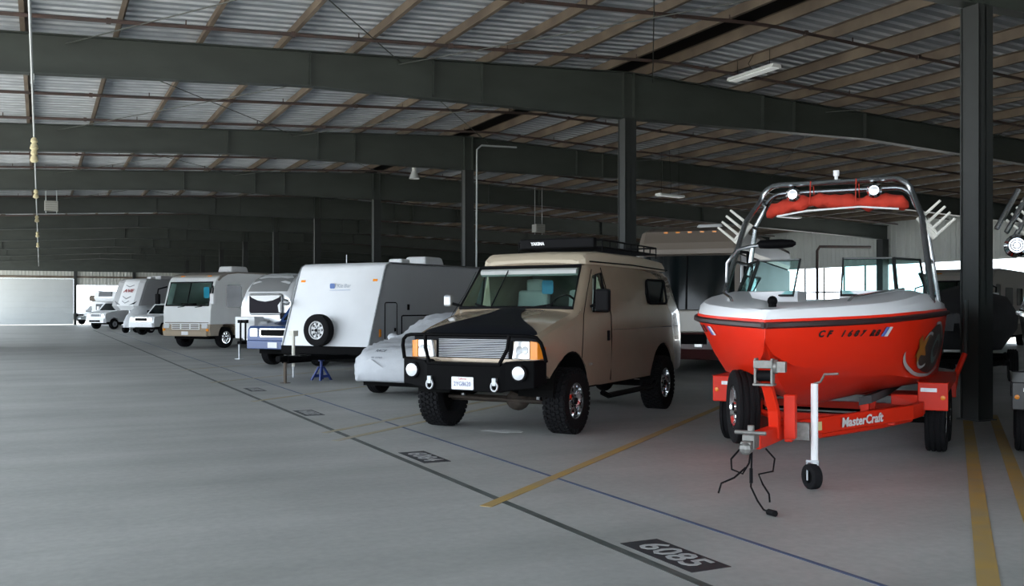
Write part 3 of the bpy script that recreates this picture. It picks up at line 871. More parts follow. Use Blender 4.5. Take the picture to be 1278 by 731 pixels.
def build_boat(loc, deg, names, mats, labels, graphics=True, tower=True):
    m_hull, m_deck, m_rub, m_canvas, m_int = mats
    boat = empty(names, loc, heading_rz(deg), labels, 'boat')
    secs = []
    for y in BST:
        b, c = interp(SHEER_B, y), interp(CHINE_B, y)
        zs, zc, zk = interp(SHEER_Z, y), interp(CHINE_Z, y), interp(KEEL_Z, y)
        q = max(c, .004); b = max(b, .006)
        h = [(0, zk), (q * .45, zk + (zc - zk) * .42), (q * .88, zc - .04), (q, zc)]
        for t in (.3, .6, .85): h.append((c + (b - c) * t ** .8 + .0, zc + (zs - zc) * t))
        h += [(b, zs), (b * .995, zs + .045), (b * .96, zs + .05), (0, zs + .05)]
        secs.append([(x, y, z) for (x, z) in ([p for p in h] + [(-x, z) for (x, z) in reversed(h[1:-1])])])
    hull = MB().loft(secs).build('hull', m_hull, boat)
    well = MB().prism([(-.80, 3.2), (-.93, 5.6), (.93, 5.6), (.80, 3.2)], 1.02, 2.2, 'Z')
    well2 = MB().prism([(-.12, .9), (-.45, 1.5), (-.72, 2.5), (-.22, 2.65), (-.22, 3.3), (.22, 3.3), (.22, 2.65), (.72, 2.5), (.45, 1.5), (.12, .9)], 1.18, 2.2, 'Z')
    carve(hull, [well, well2], ang=26)
    # deck cap
    secs = []
    for y in BST:
        b, zs = max(interp(SHEER_B, y), .006), interp(SHEER_Z, y) + .05
        crown = interp([(0, .075), (.5, .10), (1.5, .13), (2.4, .20), (3.2, .20), (4, .13), (6.4, .11)], y)
        h = [(b * .985, zs - .005), (b * .97, zs + crown * .45), (b * .92, zs + crown * .82), (b * .80, zs + crown), (0, zs + crown * 1.02)]
        ring = [(x, y + (.06 * (z - zs) / .1 if y < .02 else 0), z) for (x, z) in h] + [(-x, y + (.06 * (z - zs) / .1 if y < .02 else 0), z) for (x, z) in reversed(h[:-1])]
        secs.append(ring)
    deck = MB().loft(secs).build('deck', m_deck, boat)
    carve(deck, [well, well2], ang=30)
    # rub rail and boot stripe
    for s in (-1, 1):
        MB().tube([(s * (interp(SHEER_B, y) + .008), y - (.012 if y == 0 else 0), interp(SHEER_Z, y) - .005) for y in BST], .028, 6).build('rub_rail', m_rub, boat, smooth=True)
    # seats
    for s in (-1, 1):
        MB().box((s * .52, 4.5, 1.22), (.5, 1.6, .36)).box((s * .80, 4.5, 1.45), (.14, 1.7, .30)).build('bench_seat', m_int, boat, bevel=.05)
        MB().prism([(s * .34, 1.25), (s * .66, 2.4), (s * .3, 2.4), (s * .2, 1.25)], 1.2, 1.42, 'Z').build('bow_cushion', m_int, boat, bevel=.03)
    MB().bx(-.9, .9, 5.5, 6.0, 1.3, 1.66).build('engine_hatch', m_int, boat, bevel=.05)
    # windscreen: three framed panes a side and open walk-through
    def pane(a, b_, za=1.735, zb=2.14, lean=.30):
        A, B = Vector(a), Vector(b_)
        n = Vector((-(B - A).y, (B - A).x, 0)).normalized()
        if n.y < 0: n = -n
        q = [Vector((A.x, A.y, za)), Vector((B.x, B.y, za)), Vector((B.x * .92, B.y + lean, zb)), Vector((A.x * .92, A.y + lean, zb))]
        p = MB().plate(q, .006).build('windscreen_pane', G_boat, boat)
        MB().tube(q, .016, 6, closed=True).build('pane_frame', M_bframe, p)
    for s in (-1, 1):
        pane((s * .25, 2.55), (s * .78, 2.72))
        pane((s * .80, 2.73), (s * 1.04, 3.25))
        pane((s * 1.045, 3.27), (s * 1.07, 4.1), zb=1.98, lean=.15)
    # bow rails and cleats
    for s in (-1, 1):
        MB().tube([(s * .52, 1.0, 1.64), (s * .56, 1.06, 1.70), (s * .80, 1.7, 1.76), (s * .90, 2.2, 1.79), (s * .90, 2.28, 1.72)], .013, 6).build('grab_rail', M_chrome, boat, smooth=True)
    MB().cyl((0, .30, 1.58), (0, .30, 1.65), .035, 8).ball((0, .30, 1.66), .045, 8, 6).build('bow_light', M_black, boat, smooth=True)
    yb = .38; xb = side_x(yb, 1.32)
    MB().ball((xb + .002, yb, 1.40), .035, 10, 6, (.7, 1, 1)).build('hull_vent', M_chrome, boat, smooth=True)
    if tower:
        tw = empty('tower', (0, 0, 0), parent=boat)
        def hoop(yb_, y1, yt, w0, w1, wt, zt, r):
            pts = []
            for s in (-1, 1):
                leg = [(s * w0, yb_, 1.66), (s * (w0 * .55 + w1 * .45), (yb_ + y1) / 2, 2.12), (s * w1, y1, 2.62)]
                cx, cz, rr = wt - .22, zt - .22, .22
                arc = [(s * (cx + rr * math.cos(a)), yt - .03 + .03 * math.sin(a), cz + rr * math.sin(a)) for a in [math.radians(d) for d in (8, 30, 50, 70, 90)]]
                seg = leg + arc
                pts = pts + (seg if s < 0 else list(reversed(seg)))
            MB().tube(pts, r, 10).build('tower_hoop', M_tower, tw, smooth=True)
        hoop(2.9, 3.45, 3.78, 1.12, .985, .87, 3.10, .034)
        hoop(4.05, 4.0, 4.02, 1.12, .985, .87, 3.02, .030)
        for s in (-1, 1):
            for (zz, ya, yb2, ww) in ((2.62, 3.45, 4.0, .985), (2.9, 3.76, 4.0, .86), (2.15, 3.2, 4.02, 1.05)):
                MB().cyl((s * ww, ya, zz), (s * ww, yb2, zz - .02), .022, 8).build('tower_rung', M_tower, tw, smooth=True)
            # board rack: three prongs out and up
            rk = MB()
            base = Vector((s * 1.03, 3.55, 2.50))
            dirv = Vector((s * .62, -.25, .55)).normalized(); upv = Vector((-s * .45, .05, .62)).normalized()
            rk.tube([base - upv * .15, base + upv * .15], .035, 8)
            for q in (-.13, -.045, .04, .125):
                p0 = base + upv * q
                rk.tube([p0, p0 + dirv * .08 , p0 + dirv * .30], [.022, .018, .014], 6)
            rk.tube([base - upv * .13, base - upv * .13 + dirv * .04, base + upv * .125 + dirv * .04, base + upv * .125], .02, 6)
            rk.build('board_rack', M_rack, tw, smooth=True)
            lm = MB().lathe([(.0, -.10), (.055, -.10), (.085, -.06), (.075, .05), (.0, .09)], (s * .46, 3.72, 2.96), 'Y', 16).build('tower_lamp', M_chrome, tw, smooth=True)
            MB().lathe([(.0, -.112), (.05, -.105)], (s * .46, 3.72, 2.96), 'Y', 14).build('lamp_lens', M_lens, lm)
            MB().cyl((s * .46, 3.74, 2.99), (s * .46, 3.78, 3.09), .014, 6).build('lamp_bracket', M_black, lm)
        MB().cyl((.02, 3.78, 3.12), (.02, 3.78, 3.17), .02, 8).cyl((.02, 3.78, 3.17), (.02, 3.78, 3.235), .034, 10).build('all_round_light', M_white, tw, smooth=True)
        # rolled canvas slung under the top bar
        rings = []
        N = 26
        for i in range(N + 1):
            t = i / N
            x = -.80 + 1.62 * t
            zc = 2.80 + .07 * math.sin(math.pi * t) - .02 * math.cos(3 * math.pi * t) - (.03 if i in (0, N) else 0)
            rr = .085 * (0.45 if i in (0, N) else 1) * (1 + .14 * math.sin(i * 2.1) + .08 * math.sin(i * 4.7))
            if i in (8, 9, 17, 18): rr *= .78
            rings.append([(x, 3.80 + rr * 1.1 * math.cos(a), zc + rr * math.sin(a) * (1 + .15 * math.sin(3 * a + i))) for a in [2 * math.pi * k / 12 for k in range(12)]])
        cv = MB().loft(rings).build('rolled_canvas', m_canvas, tw, smooth=True, ang=60)
        for x in (-.27, .25):
            MB().tube([(x, 3.69, 2.83), (x, 3.74, 3.12), (x + .02, 3.82, 3.12), (x + .02, 3.90, 2.83)], .006, 4).build('hanging_strap', m_canvas, tw)
        MB().tube([(-.66, 3.72, 2.715), (-.3, 3.71, 2.765), (.3, 3.71, 2.785), (.72, 3.72, 2.74)], .012, 5).build('canvas_piping', M_white, tw)
        # rear view mirror on its bracket
        MB().tube([(-1.08, 2.95, 1.9), (-1.06, 2.9, 2.12), (-.95, 2.9, 2.27), (-.80, 2.95, 2.31), (-.62, 3.0, 2.33)], .022, 8).build('mirror_bracket', M_tower, tw, smooth=True)
        MB().loft([[(x, 2.98 + .05 * math.cos(a) * k, 2.33 + .055 * math.sin(a) * k) for a in [2 * math.pi * q / 10 for q in range(10)]] for (x, k) in ((-.74, .3), (-.70, .9), (-.6, 1.0), (-.45, 1.0), (-.34, .8), (-.30, .3))]).build('boat_mirror', M_black, tw, smooth=True)
    return boat

M_redhull = mat('red_gelcoat', (0.76, 0.024, 0.006), 0.35, 0, spec=0.22, coat=0.08, noise=.05, nscale=2)
M_redsteel = mat('red_trailer_paint', (0.66, 0.026, 0.008), 0.4, 0, spec=0.25, noise=.08, nscale=4)
M_deckw = mat('white_gelcoat', (0.74, 0.75, 0.77), 0.28, coat=.3)
M_rub = mat('dark_rub_rail', (0.022, 0.008, 0.008), 0.4)
M_canvas = mat('red_canvas', (0.52, 0.035, 0.015), 0.85, noise=.25, nscale=8, bump=.5, bscale=14)
M_cream = mat('cream_vinyl', (0.55, 0.53, 0.48), 0.6)
M_tower = mat('polished_tower_tube', (0.42, 0.44, 0.46), 0.22, 1.0)
M_rack = mat('cast_rack_grey', (0.62, 0.61, 0.56), 0.45)
M_bframe = mat('dark_anodised_frame', (0.05, 0.055, 0.055), 0.35, .6)
G_boat = glass('boat_glass', (0.80, 0.97, 0.96), 0.05)
BL = cam2w(2.13, 8.1)
boat = build_boat(BL, BOAT_DEG, 'wakeboard_boat', (M_redhull, M_deckw, M_rub, M_canvas, M_cream), 'red wakeboard boat with a steel tower and rolled red canvas')
# registration lettering wrapped on the topsides, port and starboard
M_ink = mat('black_lettering', (0.012, 0.010, 0.012), .5)
def on_side(s, y, z, lift=.006):
    """point on the topsides and its along / up directions"""
    e = .04
    p = Vector((s * side_x(y, z), y, z)); q = Vector((s * side_x(y + e, z), y + e, z)); u = Vector((s * side_x(y, z + e), y, z + e))
    t = (q - p).normalized(); up = (u - p).normalized()
    n = t.cross(up).normalized()
    if n.x * s < 0: n = -n
    return p + n * lift, t, up
def side_text(s, body, y0, y1, z, size, m, nm):
    n = len(body)
    for i, ch in enumerate(body):
        if ch == ' ': continue
        t = (i + .5) / n
        y = y0 + (y1 - y0) * (t if s > 0 else 1 - t)
        p, d, up = on_side(s, y, z)
        text(nm, ch, size, m, boat, frame3(p, d if s > 0 else -d, up), ext=.001, shear=.15, bold=.004)
side_text(1, 'CF 1687 RB', .40, 1.05, 1.375, .088, M_ink, 'registration_letter')
side_text(-1, 'CF 1687 RB', .95, 1.75, 1.40, .105, M_ink, 'registration_letter')
for (s, ya) in ((1, 1.12), (-1, .86)):
    for i, mm in enumerate((mat('sticker_blue', (.10, .14, .45), .5), mat('sticker_white', (.7, .72, .75), .5))):
        p, d, up = on_side(s, ya + (i * .07) * s, 1.385, .004)
        d2 = d if s > 0 else -d
        MB().plate([p - d2 * .033 - up * .05, p + d2 * .033 - up * .05, p + d2 * .033 + up * .05, p - d2 * .033 + up * .05], .003).build('sticker', mm, boat)
# stern graphic: flame tongues, pale sweeping arcs and a ring, laid on the port quarter
def curve_strip(pts, w, m, nm, s=1):
    a, b_ = [], []
    for (y, z), (y2, z2) in zip(pts, pts[1:] + [(2 * pts[-1][0] - pts[-2][0], 2 * pts[-1][1] - pts[-2][1])]):
        dy, dz = y2 - y, z2 - z; L = math.hypot(dy, dz) or 1
        ny, nz = -dz / L * w / 2, dy / L * w / 2
        a.append(on_side(s, y + ny, z + nz, .007)[0]); b_.append(on_side(s, y - ny, z - nz, .007)[0])
    n = len(a)
    MB().add(a + b_, [(i, i + 1, n + i + 1, n + i) for i in range(n - 1)]).build(nm, m, boat)
M_gs = mat('graphic_silver', (.42, .43, .44), .35); M_gy = mat('graphic_flame', (.40, .15, .02), .4); M_gk = mat('graphic_charcoal', (.05, .035, .03), .4); M_gt = mat('graphic_teal', (.14, .24, .23), .35)
def blob(pts, m, nm, lift=.005):
    n = len(pts); c = [sum(p[0] for p in pts) / n, sum(p[1] for p in pts) / n]
    vs = [on_side(1, *c, lift)[0]] + [on_side(1, c[0] + (p[0] - c[0]) * k, c[1] + (p[1] - c[1]) * k, lift)[0] for k in (.33, .66, 1) for p in pts]
    fs = [(0, 1 + i, 1 + (i + 1) % n) for i in range(n)]
    for r in range(2):
        for i in range(n):
            fs.append((1 + r * n + i, 1 + (r + 1) * n + i, 1 + (r + 1) * n + (i + 1) % n, 1 + r * n + (i + 1) % n))
    MB().add(vs, fs).build(nm, m, boat)
def ell(cy, cz, ry, rz, a0, a1, n=16): return [(cy + ry * math.cos(math.radians(a0 + (a1 - a0) * i / n)), cz + rz * math.sin(math.radians(a0 + (a1 - a0) * i / n))) for i in range(n + 1)]
blob(ell(3.4, 1.16, 1.0, .27, 0, 340, 24), M_gk, 'graphic_ground')
blob([(y + .25, z) for (y, z) in [(1.9, 1.28), (2.0, 1.33), (2.15, 1.26), (2.45, 1.32), (2.35, 1.2), (2.55, 1.10), (2.25, 1.12), (2.2, 1.02), (2.05, 1.12), (1.95, 1.1), (2.05, 1.2)]], M_gy, 'graphic_flame', .008)
curve_strip(ell(3.4, 1.20, 1.55, .33, 185, 300), .035, M_gs, 'graphic_arc')
curve_strip(ell(3.2, 1.14, 1.0, .30, 100, 20), .03, M_gs, 'graphic_arc')
curve_strip(ell(3.5, 1.15, .38, .13, 0, 360, 20), .07, M_gt, 'graphic_ring')
curve_strip(ell(2.75, 1.16, .35, .18, 60, 300, 14), .03, M_gs, 'graphic_arc')

# ---------------------------------------------------------------- red trailer
M_spark = mat('worn_grey_casting', (.25, .245, .23), .5, .5, noise=.3, nscale=30)
M_carpet = mat('bunk_carpet', (.05, .052, .055), .95)
def build_trailer(loc, deg, m_paint, label, name='boat_trailer', full=True, n_letters=True):
    tr = empty(name, loc, heading_rz(deg), label, 'trailer')
    for s in (-1, 1):
        path = [(s * .07, .62, .47), (s * .10, .9, .49), (s * .93, 2.55, .52), (s * 1.0, 2.9, .52), (s * 1.0, 6.1, .50)]
        secs = []
        for (x, y, z) in path: secs.append([(x - .035, y, z - .075), (x + .035, y, z - .075), (x + .035, y, z + .075), (x - .035, y, z + .075)])
        MB().loft(secs).build('side_rail', m_paint, tr, bevel=.012)
        MB().tube([(s * .25, 1.2, .40), (s * .7, 2.3, .40), (s * .9, 3.0, .40)], .03, 6).build('lower_rail', m_paint, tr)
        # fender: boxed front, flat top, open wheel space
        f = MB()
        x0, x1 = s * .97, s * 1.27
        f.bx(x0, x1, 3.05, 5.05, .77, .80)
        f.bx(x0, x1, 3.03, 3.07, .50, .80)
        f.bx(x0, x1, 5.03, 5.07, .48, .80)
        f.bx(x0, x0 + s * .03, 3.05, 5.05, .54, .80)
        f.bx(x1 - s * .02, x1, 3.05, 5.05, .69, .80)
        f.bx(s * .70, s * 1.0, 3.05, 3.11, .54, .66)
        fo = f.build('fender', m_paint, tr, bevel=.012)
        MB().bx(s * 1.0, s * 1.16, 3.015, 3.03, .70, .74).build('fender_plate', M_galv, fo)
        MB().lathe([(0, -.012), (.022, -.008), (.026, 0)], (s * 1.22, 3.03, .64), 'Y', 10).build('marker_light', M_amber, fo)
        for yy in (3.52, 4.42):
            make_wheel(tr, s * 1.13, yy, .345, .345, .22, .195, M_chrome, s, spokes=5, n=28)
        MB().loft([[(s * .50, y, z - .05), (s * .62, y, z - .02), (s * .62, y, z + .06), (s * .50, y, z + .03)] for (y, z) in ((2.0, .67), (2.6, .65), (3.5, .62), (5.9, .60))]).build('bunk', M_carpet, tr)
        for yy in (2.15, 2.7): MB().bx(s * .50, s * .58, yy - .05, yy + .05, .50, .64).build('bunk_bracket', m_paint, tr)
        if not full: continue
        # guide-on post
        gp = MB().tube([(s * 1.22, 5.2, .5), (s * 1.26, 5.3, .75), (s * 1.36, 5.35, 1.02)], .035, 8).build('guide_post', m_paint, tr, smooth=True)
        MB().tube([(s * 1.36, 5.35, 1.0), (s * 1.37, 5.36, 1.70)], .032, 8).build('guide_tube', M_col, gp, smooth=True)
    for (yy, hw) in ((1.5, .36), (2.4, .80), (3.9, .96), (5.9, .96)):
        MB().bx(-hw, hw, yy - .05, yy + .05, .40, .48).build('cross_member', m_paint, tr)
    for yy in (3.52, 4.42): MB().cyl((-1.05, yy, .345), (1.05, yy, .345), .035, 8).build('axle', M_dark, tr)
    # tongue, coupler and its wiring
    MB().loft([[(x - .05, y, z - .07), (x + .05, y, z - .07), (x + .05, y, z + .07), (x - .05, y, z + .07)] for (x, y, z) in ((-.06, -.12, .49), (-.03, .25, .49), (0, .75, .49), (0, 1.1, .49))]).build('tongue', m_paint, tr, bevel=.012)
    cp = MB().box((-.07, -.2, .50), (.10, .20, .12)).box((-.07, -.34, .47), (.085, .11, .09)).cyl((-.20, -.22, .57), (.06, -.22, .57), .018, 8).ball((-.07, -.38, .46), .055, 10, 6).cyl((-.07, -.2, .56), (-.07, -.2, .63), .03, 8)
    cp.build('coupler', M_spark, tr, bevel=.008)
    if not full: return tr
    wires = [[(-.13, -.30, .45), (-.20, -.34, .36), (-.19, -.36, .28), (-.10, -.36, .25), (-.05, -.35, .34), (-.05, -.30, .42)],
             [(-.04, -.30, .43), (-.03, -.36, .30), (-.02, -.42, .16), (.05, -.50, .07), (.12, -.60, .025), (.20, -.68, .02)],
             [(.06, -.24, .45), (.14, -.28, .38), (.13, -.30, .28), (.02, -.32, .25), (.06, -.36, .18), (.12, -.40, .11), (.13, -.42, .05)],
             [(-.08, -.34, .30), (-.16, -.40, .22), (-.26, -.42, .17), (-.28, -.44, .09)]]
    wo = MB()
    for w in wires: wo.tube(w, .008, 5)
    wo.cyl((.17, -.655, .022), (.235, -.715, .026), .025, 8).cyl((-.03, -.37, .30), (-.02, -.41, .19), .014, 6)
    wo.build('wiring_tail', M_blackp, tr, smooth=True)
    # winch stand
    wp = MB().loft([[(x - .045, y - .05, z), (x + .045, y - .05, z), (x + .045, y + .05, z), (x - .045, y + .05, z)] for (x, y, z) in ((.0, .42, .45), (0, .36, .70), (-.03, .22, .95), (-.03, .20, 1.0))]).build('winch_post', m_paint, tr, bevel=.01)
    MB().bx(.07, .17, .42, .52, .45, .84).build('winch_brace', m_paint, tr, bevel=.01)
    w = MB().box((-.10, .12, 1.06), (.02, .10, .22)).box((.04, .12, 1.06), (.02, .10, .22)).box((-.03, .06, 1.12), (.16, .02, .07)).box((-.03, .12, .945), (.18, .12, .02))
    wb = w.build('winch', M_spark, tr, bevel=.006)
    MB().cyl((-.09, .12, 1.02), (.03, .12, 1.02), .048, 12).build('winch_drum', M_blackp, wb, smooth=True)
    MB().cyl((.05, .12, 1.10), (.08, .12, 1.10), .062, 14).box((.12, .1, 1.10), (.07, .08, .09)).build('winch_gear', M_spark, wb, smooth=True)
    # jack with caster
    jk = MB().cyl((.30, .62, .14), (.30, .62, .93), .032, 12).build('jack', M_white, tr, smooth=True)
    MB().box((.18, .64, .50), (.16, .06, .16)).build('jack_clamp', M_spark, jk, bevel=.008)
    MB().tube([(.30, .62, .93), (.36, .58, .95), (.40, .54, 1.02), (.52, .5, 1.03)], .011, 6).build('jack_crank', M_spark, jk, smooth=True)
    c = make_wheel(jk, .285, .585, .112, .112, .085, .055, M_blackp, 1, name='caster_wheel', spokes=4, grooves=False, tilt=.75)
    MB().box((.335, .60, .16), (.012, .05, .17)).box((.245, .60, .16), (.012, .05, .17)).box((.29, .61, .245), (.11, .07, .02)).build('caster_fork', M_galv, jk)
    # spare wheel carried on the left of the tongue
    make_wheel(tr, -.42, .98, .66, .352, .215, .20, M_chrome, -1, name='spare_wheel', spokes=5, tilt=math.radians(24))
    MB().cyl((-.36, .98, .66), (-.06, .95, .56), .03, 8).build('spare_carrier', m_paint, tr)
    # maker's name along the port rail
    a, b_ = Vector((.10 + .036, .9, .49)), Vector((.93 + .036, 2.55, .52))
    d = (b_ - a).normalized()
    p = a + d * .92 + Vector((d.y, -d.x, 0)) * .025
    text('rail_lettering', 'MasterCraft', .125, mat('silver_lettering', (.62, .62, .62), .4), tr, frame3(p, d, (0, 0, 1)), ext=.002, bold=.003, shear=.12, xs=1.1)
    MB().plate([a + d * .12 + Vector((d.y, -d.x, 0)) * .006 + Vector(q) for q in ((0, 0, -.04),)] + [a + d * .30 + Vector((d.y, -d.x, 0)) * .006 + Vector((0, 0, -.04)), a + d * .30 + Vector((d.y, -d.x, 0)) * .006 + Vector((0, 0, .04)), a + d * .12 + Vector((d.y, -d.x, 0)) * .006 + Vector((0, 0, .04))], .003).build('warning_sticker', mat('sticker_yellow', (.65, .55, .25), .5), tr)
    return tr
trailer = build_trailer(BL, BOAT_DEG, M_redsteel, 'red tandem-axle boat trailer with white jack and spare wheel')

# ---------------------------------------------------------------- black boat in the next stall (its bow is out of the picture)
M_blackgel = mat('black_gelcoat', (0.006, 0.006, 0.008), 0.12, coat=.6)
BB = cam2w(2.13 + 3.02, 8.1 - 1.0)
bb = build_boat(BB, BOAT_DEG, 'wakeboard_boat', (M_blackgel, mat('black_deck', (.02, .02, .022), .25), M_chrome, M_vinyl, M_vinyl), 'glossy black wakeboard boat with chrome tower racks beside the near column')
build_trailer(BB, BOAT_DEG, mat('black_trailer_paint', (.008, .008, .009), .3), 'black tandem-axle trailer under the black boat', full=False)
sp = MB().lathe([(0, -.16), (.09, -.16), (.125, -.12), (.13, .02), (.09, .14), (0, .18)], (-1.22, 3.3, 2.28), 'Y', 20).build('tower_speaker', M_chrome, bb, smooth=True)
for r in (.035, .06, .085): MB().tube([(-1.22 + r * math.cos(a), 3.3 - .165, 2.28 + r * math.sin(a)) for a in [2 * math.pi * k / 20 for k in range(20)]], .006, 5, closed=True).build('speaker_ring', M_black, sp)
for i, (dx, dz) in enumerate(((-1.20, 2.62), (-1.10, 2.58), (-1.02, 2.52))):
    MB().tube([(dx - .22, 3.35 + i * .06, dz - .14), (dx, 3.45 + i * .06, dz + .30)], .03, 8).build('rack_arm', M_chrome, bb, smooth=True)
# ================================================================ white travel trailer
M_dullrim = mat('dull_silver_rim', (.42, .43, .44), .5, .6)
M_fiber = mat('white_fibreglass', (.78, .80, .83), .35, noise=.05, nscale=2)
M_grayside = mat('grey_aluminium_siding', (.42, .43, .445), .45, noise=.06, nscale=1)
def build_travel_trailer():
    TR_DEG = 27
    C = cam2w(-4.22, 21.6)
    t = empty('travel_trailer', C, heading_rz(TR_DEG), 'white travel trailer with sloping front and spare wheel on it', 'trailer')
    hw = 1.2
    prof = [(0.0, .72), (.62, 2.42), (.68, 2.53), (.80, 2.60), (1.0, 2.63), (7.0, 2.66), (7.2, 2.6), (7.3, 2.3), (7.3, .55), (.25, .55), (.1, .60)]
    b = MB().prism(prof, -hw, hw, 'X').build('body', M_grayside, t, bevel=.05)
    n = len(prof)
    # white front skin wraps over the slope
    fr = [(-.012, .71), (.608, 2.425), (.665, 2.545), (.79, 2.617), (1.0, 2.645)]
    vs = []
    for (y, z) in fr:
        for x in (-hw - .01, -hw + .03, hw - .03, hw + .01): vs.append((x, y + (.03 if abs(x) > hw - .02 else 0), z - (.0 if y < .5 else (.03 if abs(x) > hw - .02 else 0))))
    fs = [(i * 4 + k, i * 4 + k + 1, i * 4 + k + 5, i * 4 + k + 4) for i in range(len(fr) - 1) for k in range(3)]
    MB().add(vs, fs).build('front_skin', M_fiber, t, smooth=True, ang=40)
    MB().prism([(-.03, .55), (-.03, .74), (.25, .74), (.25, .48)], -hw - .015, hw + .015, 'X').build('front_skirt', M_black, t, bevel=.01)
    for s in (-1, 1):
        MB().tube([(s * (hw + .005), -.005, .74), (s * (hw + .005), .62, 2.43), (s * (hw + .005), .70, 2.55), (s * (hw + .005), .85, 2.62), (s * (hw + .005), 7.0, 2.68)], .022, 6).build('corner_trim', M_galv, t)
        MB().box((s * 1.02, .535, 2.22), (.12, .03, .05), rot=(-.35, 0, 0)).build('marker_light', M_amber, t)
    def on_front(x, z): return Vector((x, (z - .72) * .3647 - .03, z))
    up = Vector((0, .3647, 1)).normalized()
    text('front_logo', 'Kiz Bar', .13, mat('pale_logo_grey', (.42, .46, .52), .5), t, frame3(on_front(.19, 2.10), (1, 0, 0), up), ext=.001)
    MB().prism(rrect(-.20, -.06, 2.04, 2.16, .03), 0, .004, 'Y').build('logo_badge', mat('logo_blue', (.05, .12, .35), .5), t).location = (0, on_front(0, 2.10).y - .01, 0)
    MB().prism([(-.18, 2.0), (.40, 2.0), (.40, 2.008), (-.18, 2.008)], 0, .004, 'Y').build('logo_underline', mat('logo_blue2', (.15, .25, .45), .5), t).location = (0, on_front(0, 2.0).y - .004, 0)
    # spare wheel on the front
    sp = make_wheel(t, -.02, .02, 1.13, .36, .22, .20, M_dullrim, 1, name='spare_wheel', spokes=8)
    sp.rotation_euler = (0, 0, math.radians(-90)); sp.rotation_euler[0] = math.radians(0)
    sp.location = (-.05, -.13, 1.10)
    MB().cyl((-1.22, .22, 1.72), (-1.30, .15, 1.74), .07, 10).cyl((-1.2, .25, 1.70), (-1.24, .2, 1.72), .04, 8).build('hose_port', M_galv, t, smooth=True)
    # side details (right side)
    x = hw + .004
    d = MB().prism(rrect(.62, 1.10, .80, 1.72, .05), x, x + .012, 'X').build('storage_door', M_grayside, t)
    MB().tube([(x + .012, y, z) for (y, z) in rrect(.62, 1.10, .80, 1.72, .05, 2)], .012, 4, closed=True).build('door_seal', M_dark, d)
    MB().box((x + .02, 1.02, 1.10), (.02, .05, .08)).build('door_latch', M_black, d)
    d = MB().prism(rrect(1.30, 2.50, .60, 1.42, .04), x, x + .012, 'X').build('slide_out', M_grayside, t)
    MB().tube([(x + .012, y, z) for (y, z) in rrect(1.30, 2.50, .60, 1.42, .04, 2)], .015, 4, closed=True).build('door_seal', M_dark, d)
    MB().bx(x, x + .02, 1.55, 1.62, 1.55, 1.68).build('vent_cap', M_dark, t)
    MB().bx(x, x + .02, .40, .47, .95, 1.12).build('reflector', M_amber, t)
    for s in (-1, 1):
        for yy in (4.2, 5.05): make_wheel(t, s * 1.08, yy, .35, .35, .20, .19, M_alu, s, spokes=5)
    MB().bx(-1.0, 1.0, .2, 7.0, .38, .56).build('chassis', M_dark, t)
    # roof gear
    MB().box((.55, 2.2, 2.72), (.38, .38, .12)).build('roof_vent', M_white, t, bevel=.04)
    MB().box((.0, 4.2, 2.80), (.7, 1.0, .26), taper=.85).build('air_conditioner', M_white, t, bevel=.06)
    MB().cyl((-.2, 1.1, 2.62), (-.2, 1.1, 2.85), .012, 6).build('vent_pipe', M_white, t)
    # A-frame, jack and coupler
    for s in (-1, 1):
        MB().loft([[(x0 - .04, y, .47), (x0 + .04, y, .47), (x0 + .04, y, .57), (x0 - .04, y, .57)] for (x0, y) in ((s * .06, -1.3), (s * .8, .35))]).build('frame_rail', M_black, t)
    MB().bx(-.10, .10, -1.32, -.55, .42, .58).build('tongue_plate', M_black, t, bevel=.01)
    MB().box((0, -1.42, .52), (.13, .26, .13)).build('coupler', M_black, t, bevel=.02)
    j = MB().cyl((0, -1.05, .34), (0, -1.05, 1.02), .035, 10).box((0, -1.05, 1.05), (.13, .16, .12)).build('electric_jack', mat('ivory_jack', (.70, .68, .60), .5), t, smooth=True)
    MB().cyl((0, -1.05, .10), (0, -1.05, .40), .025, 8).build('jack_leg', M_galv, j)
    MB().cyl((0, -1.32, 0.012), (0, -1.32, .44), .035, 8).box((0, -1.32, .006), (.16, .16, .012)).build('tongue_stand', mat('rusty_brown_leg', (.10, .075, .055), .7), t, smooth=True)
    return t
tt = build_travel_trailer()
# blue axle stand under the frame
def axle_stand(loc, label):
    a = empty('axle_stand', loc, .5, label, 'axle stand')
    mb = MB()
    for sx in (-1, 1):
        for sy in (-1, 1):
            mb.loft([[(sx * .16 - .025, sy * .14 - .02, 0), (sx * .16 + .025, sy * .14 - .02, 0), (sx * .16 + .025, sy * .14 + .02, 0), (sx * .16 - .025, sy * .14 + .02, 0)],
                     [(sx * .035 - .02, sy * .03 - .02, .30), (sx * .035 + .02, sy * .03 - .02, .30), (sx * .035 + .02, sy * .03 + .02, .30), (sx * .035 - .02, sy * .03 + .02, .30)]])
    mb.bx(-.13, .13, -.13, -.10, .06, .12).bx(-.13, .13, .10, .13, .06, .12)
    mb.build('stand_base', mat('blue_stand_paint', (.025, .05, .22), .4), a)
    MB().cyl((0, 0, .28), (0, 0, .42), .03, 8).box((0, 0, .445), (.12, .06, .05)).build('ratchet_post', mat('blue_stand_paint', (.025, .05, .22), .4), a)
    return a
axle_stand(gpt(401, 474), 'blue steel axle stand under the white travel trailer tongue')

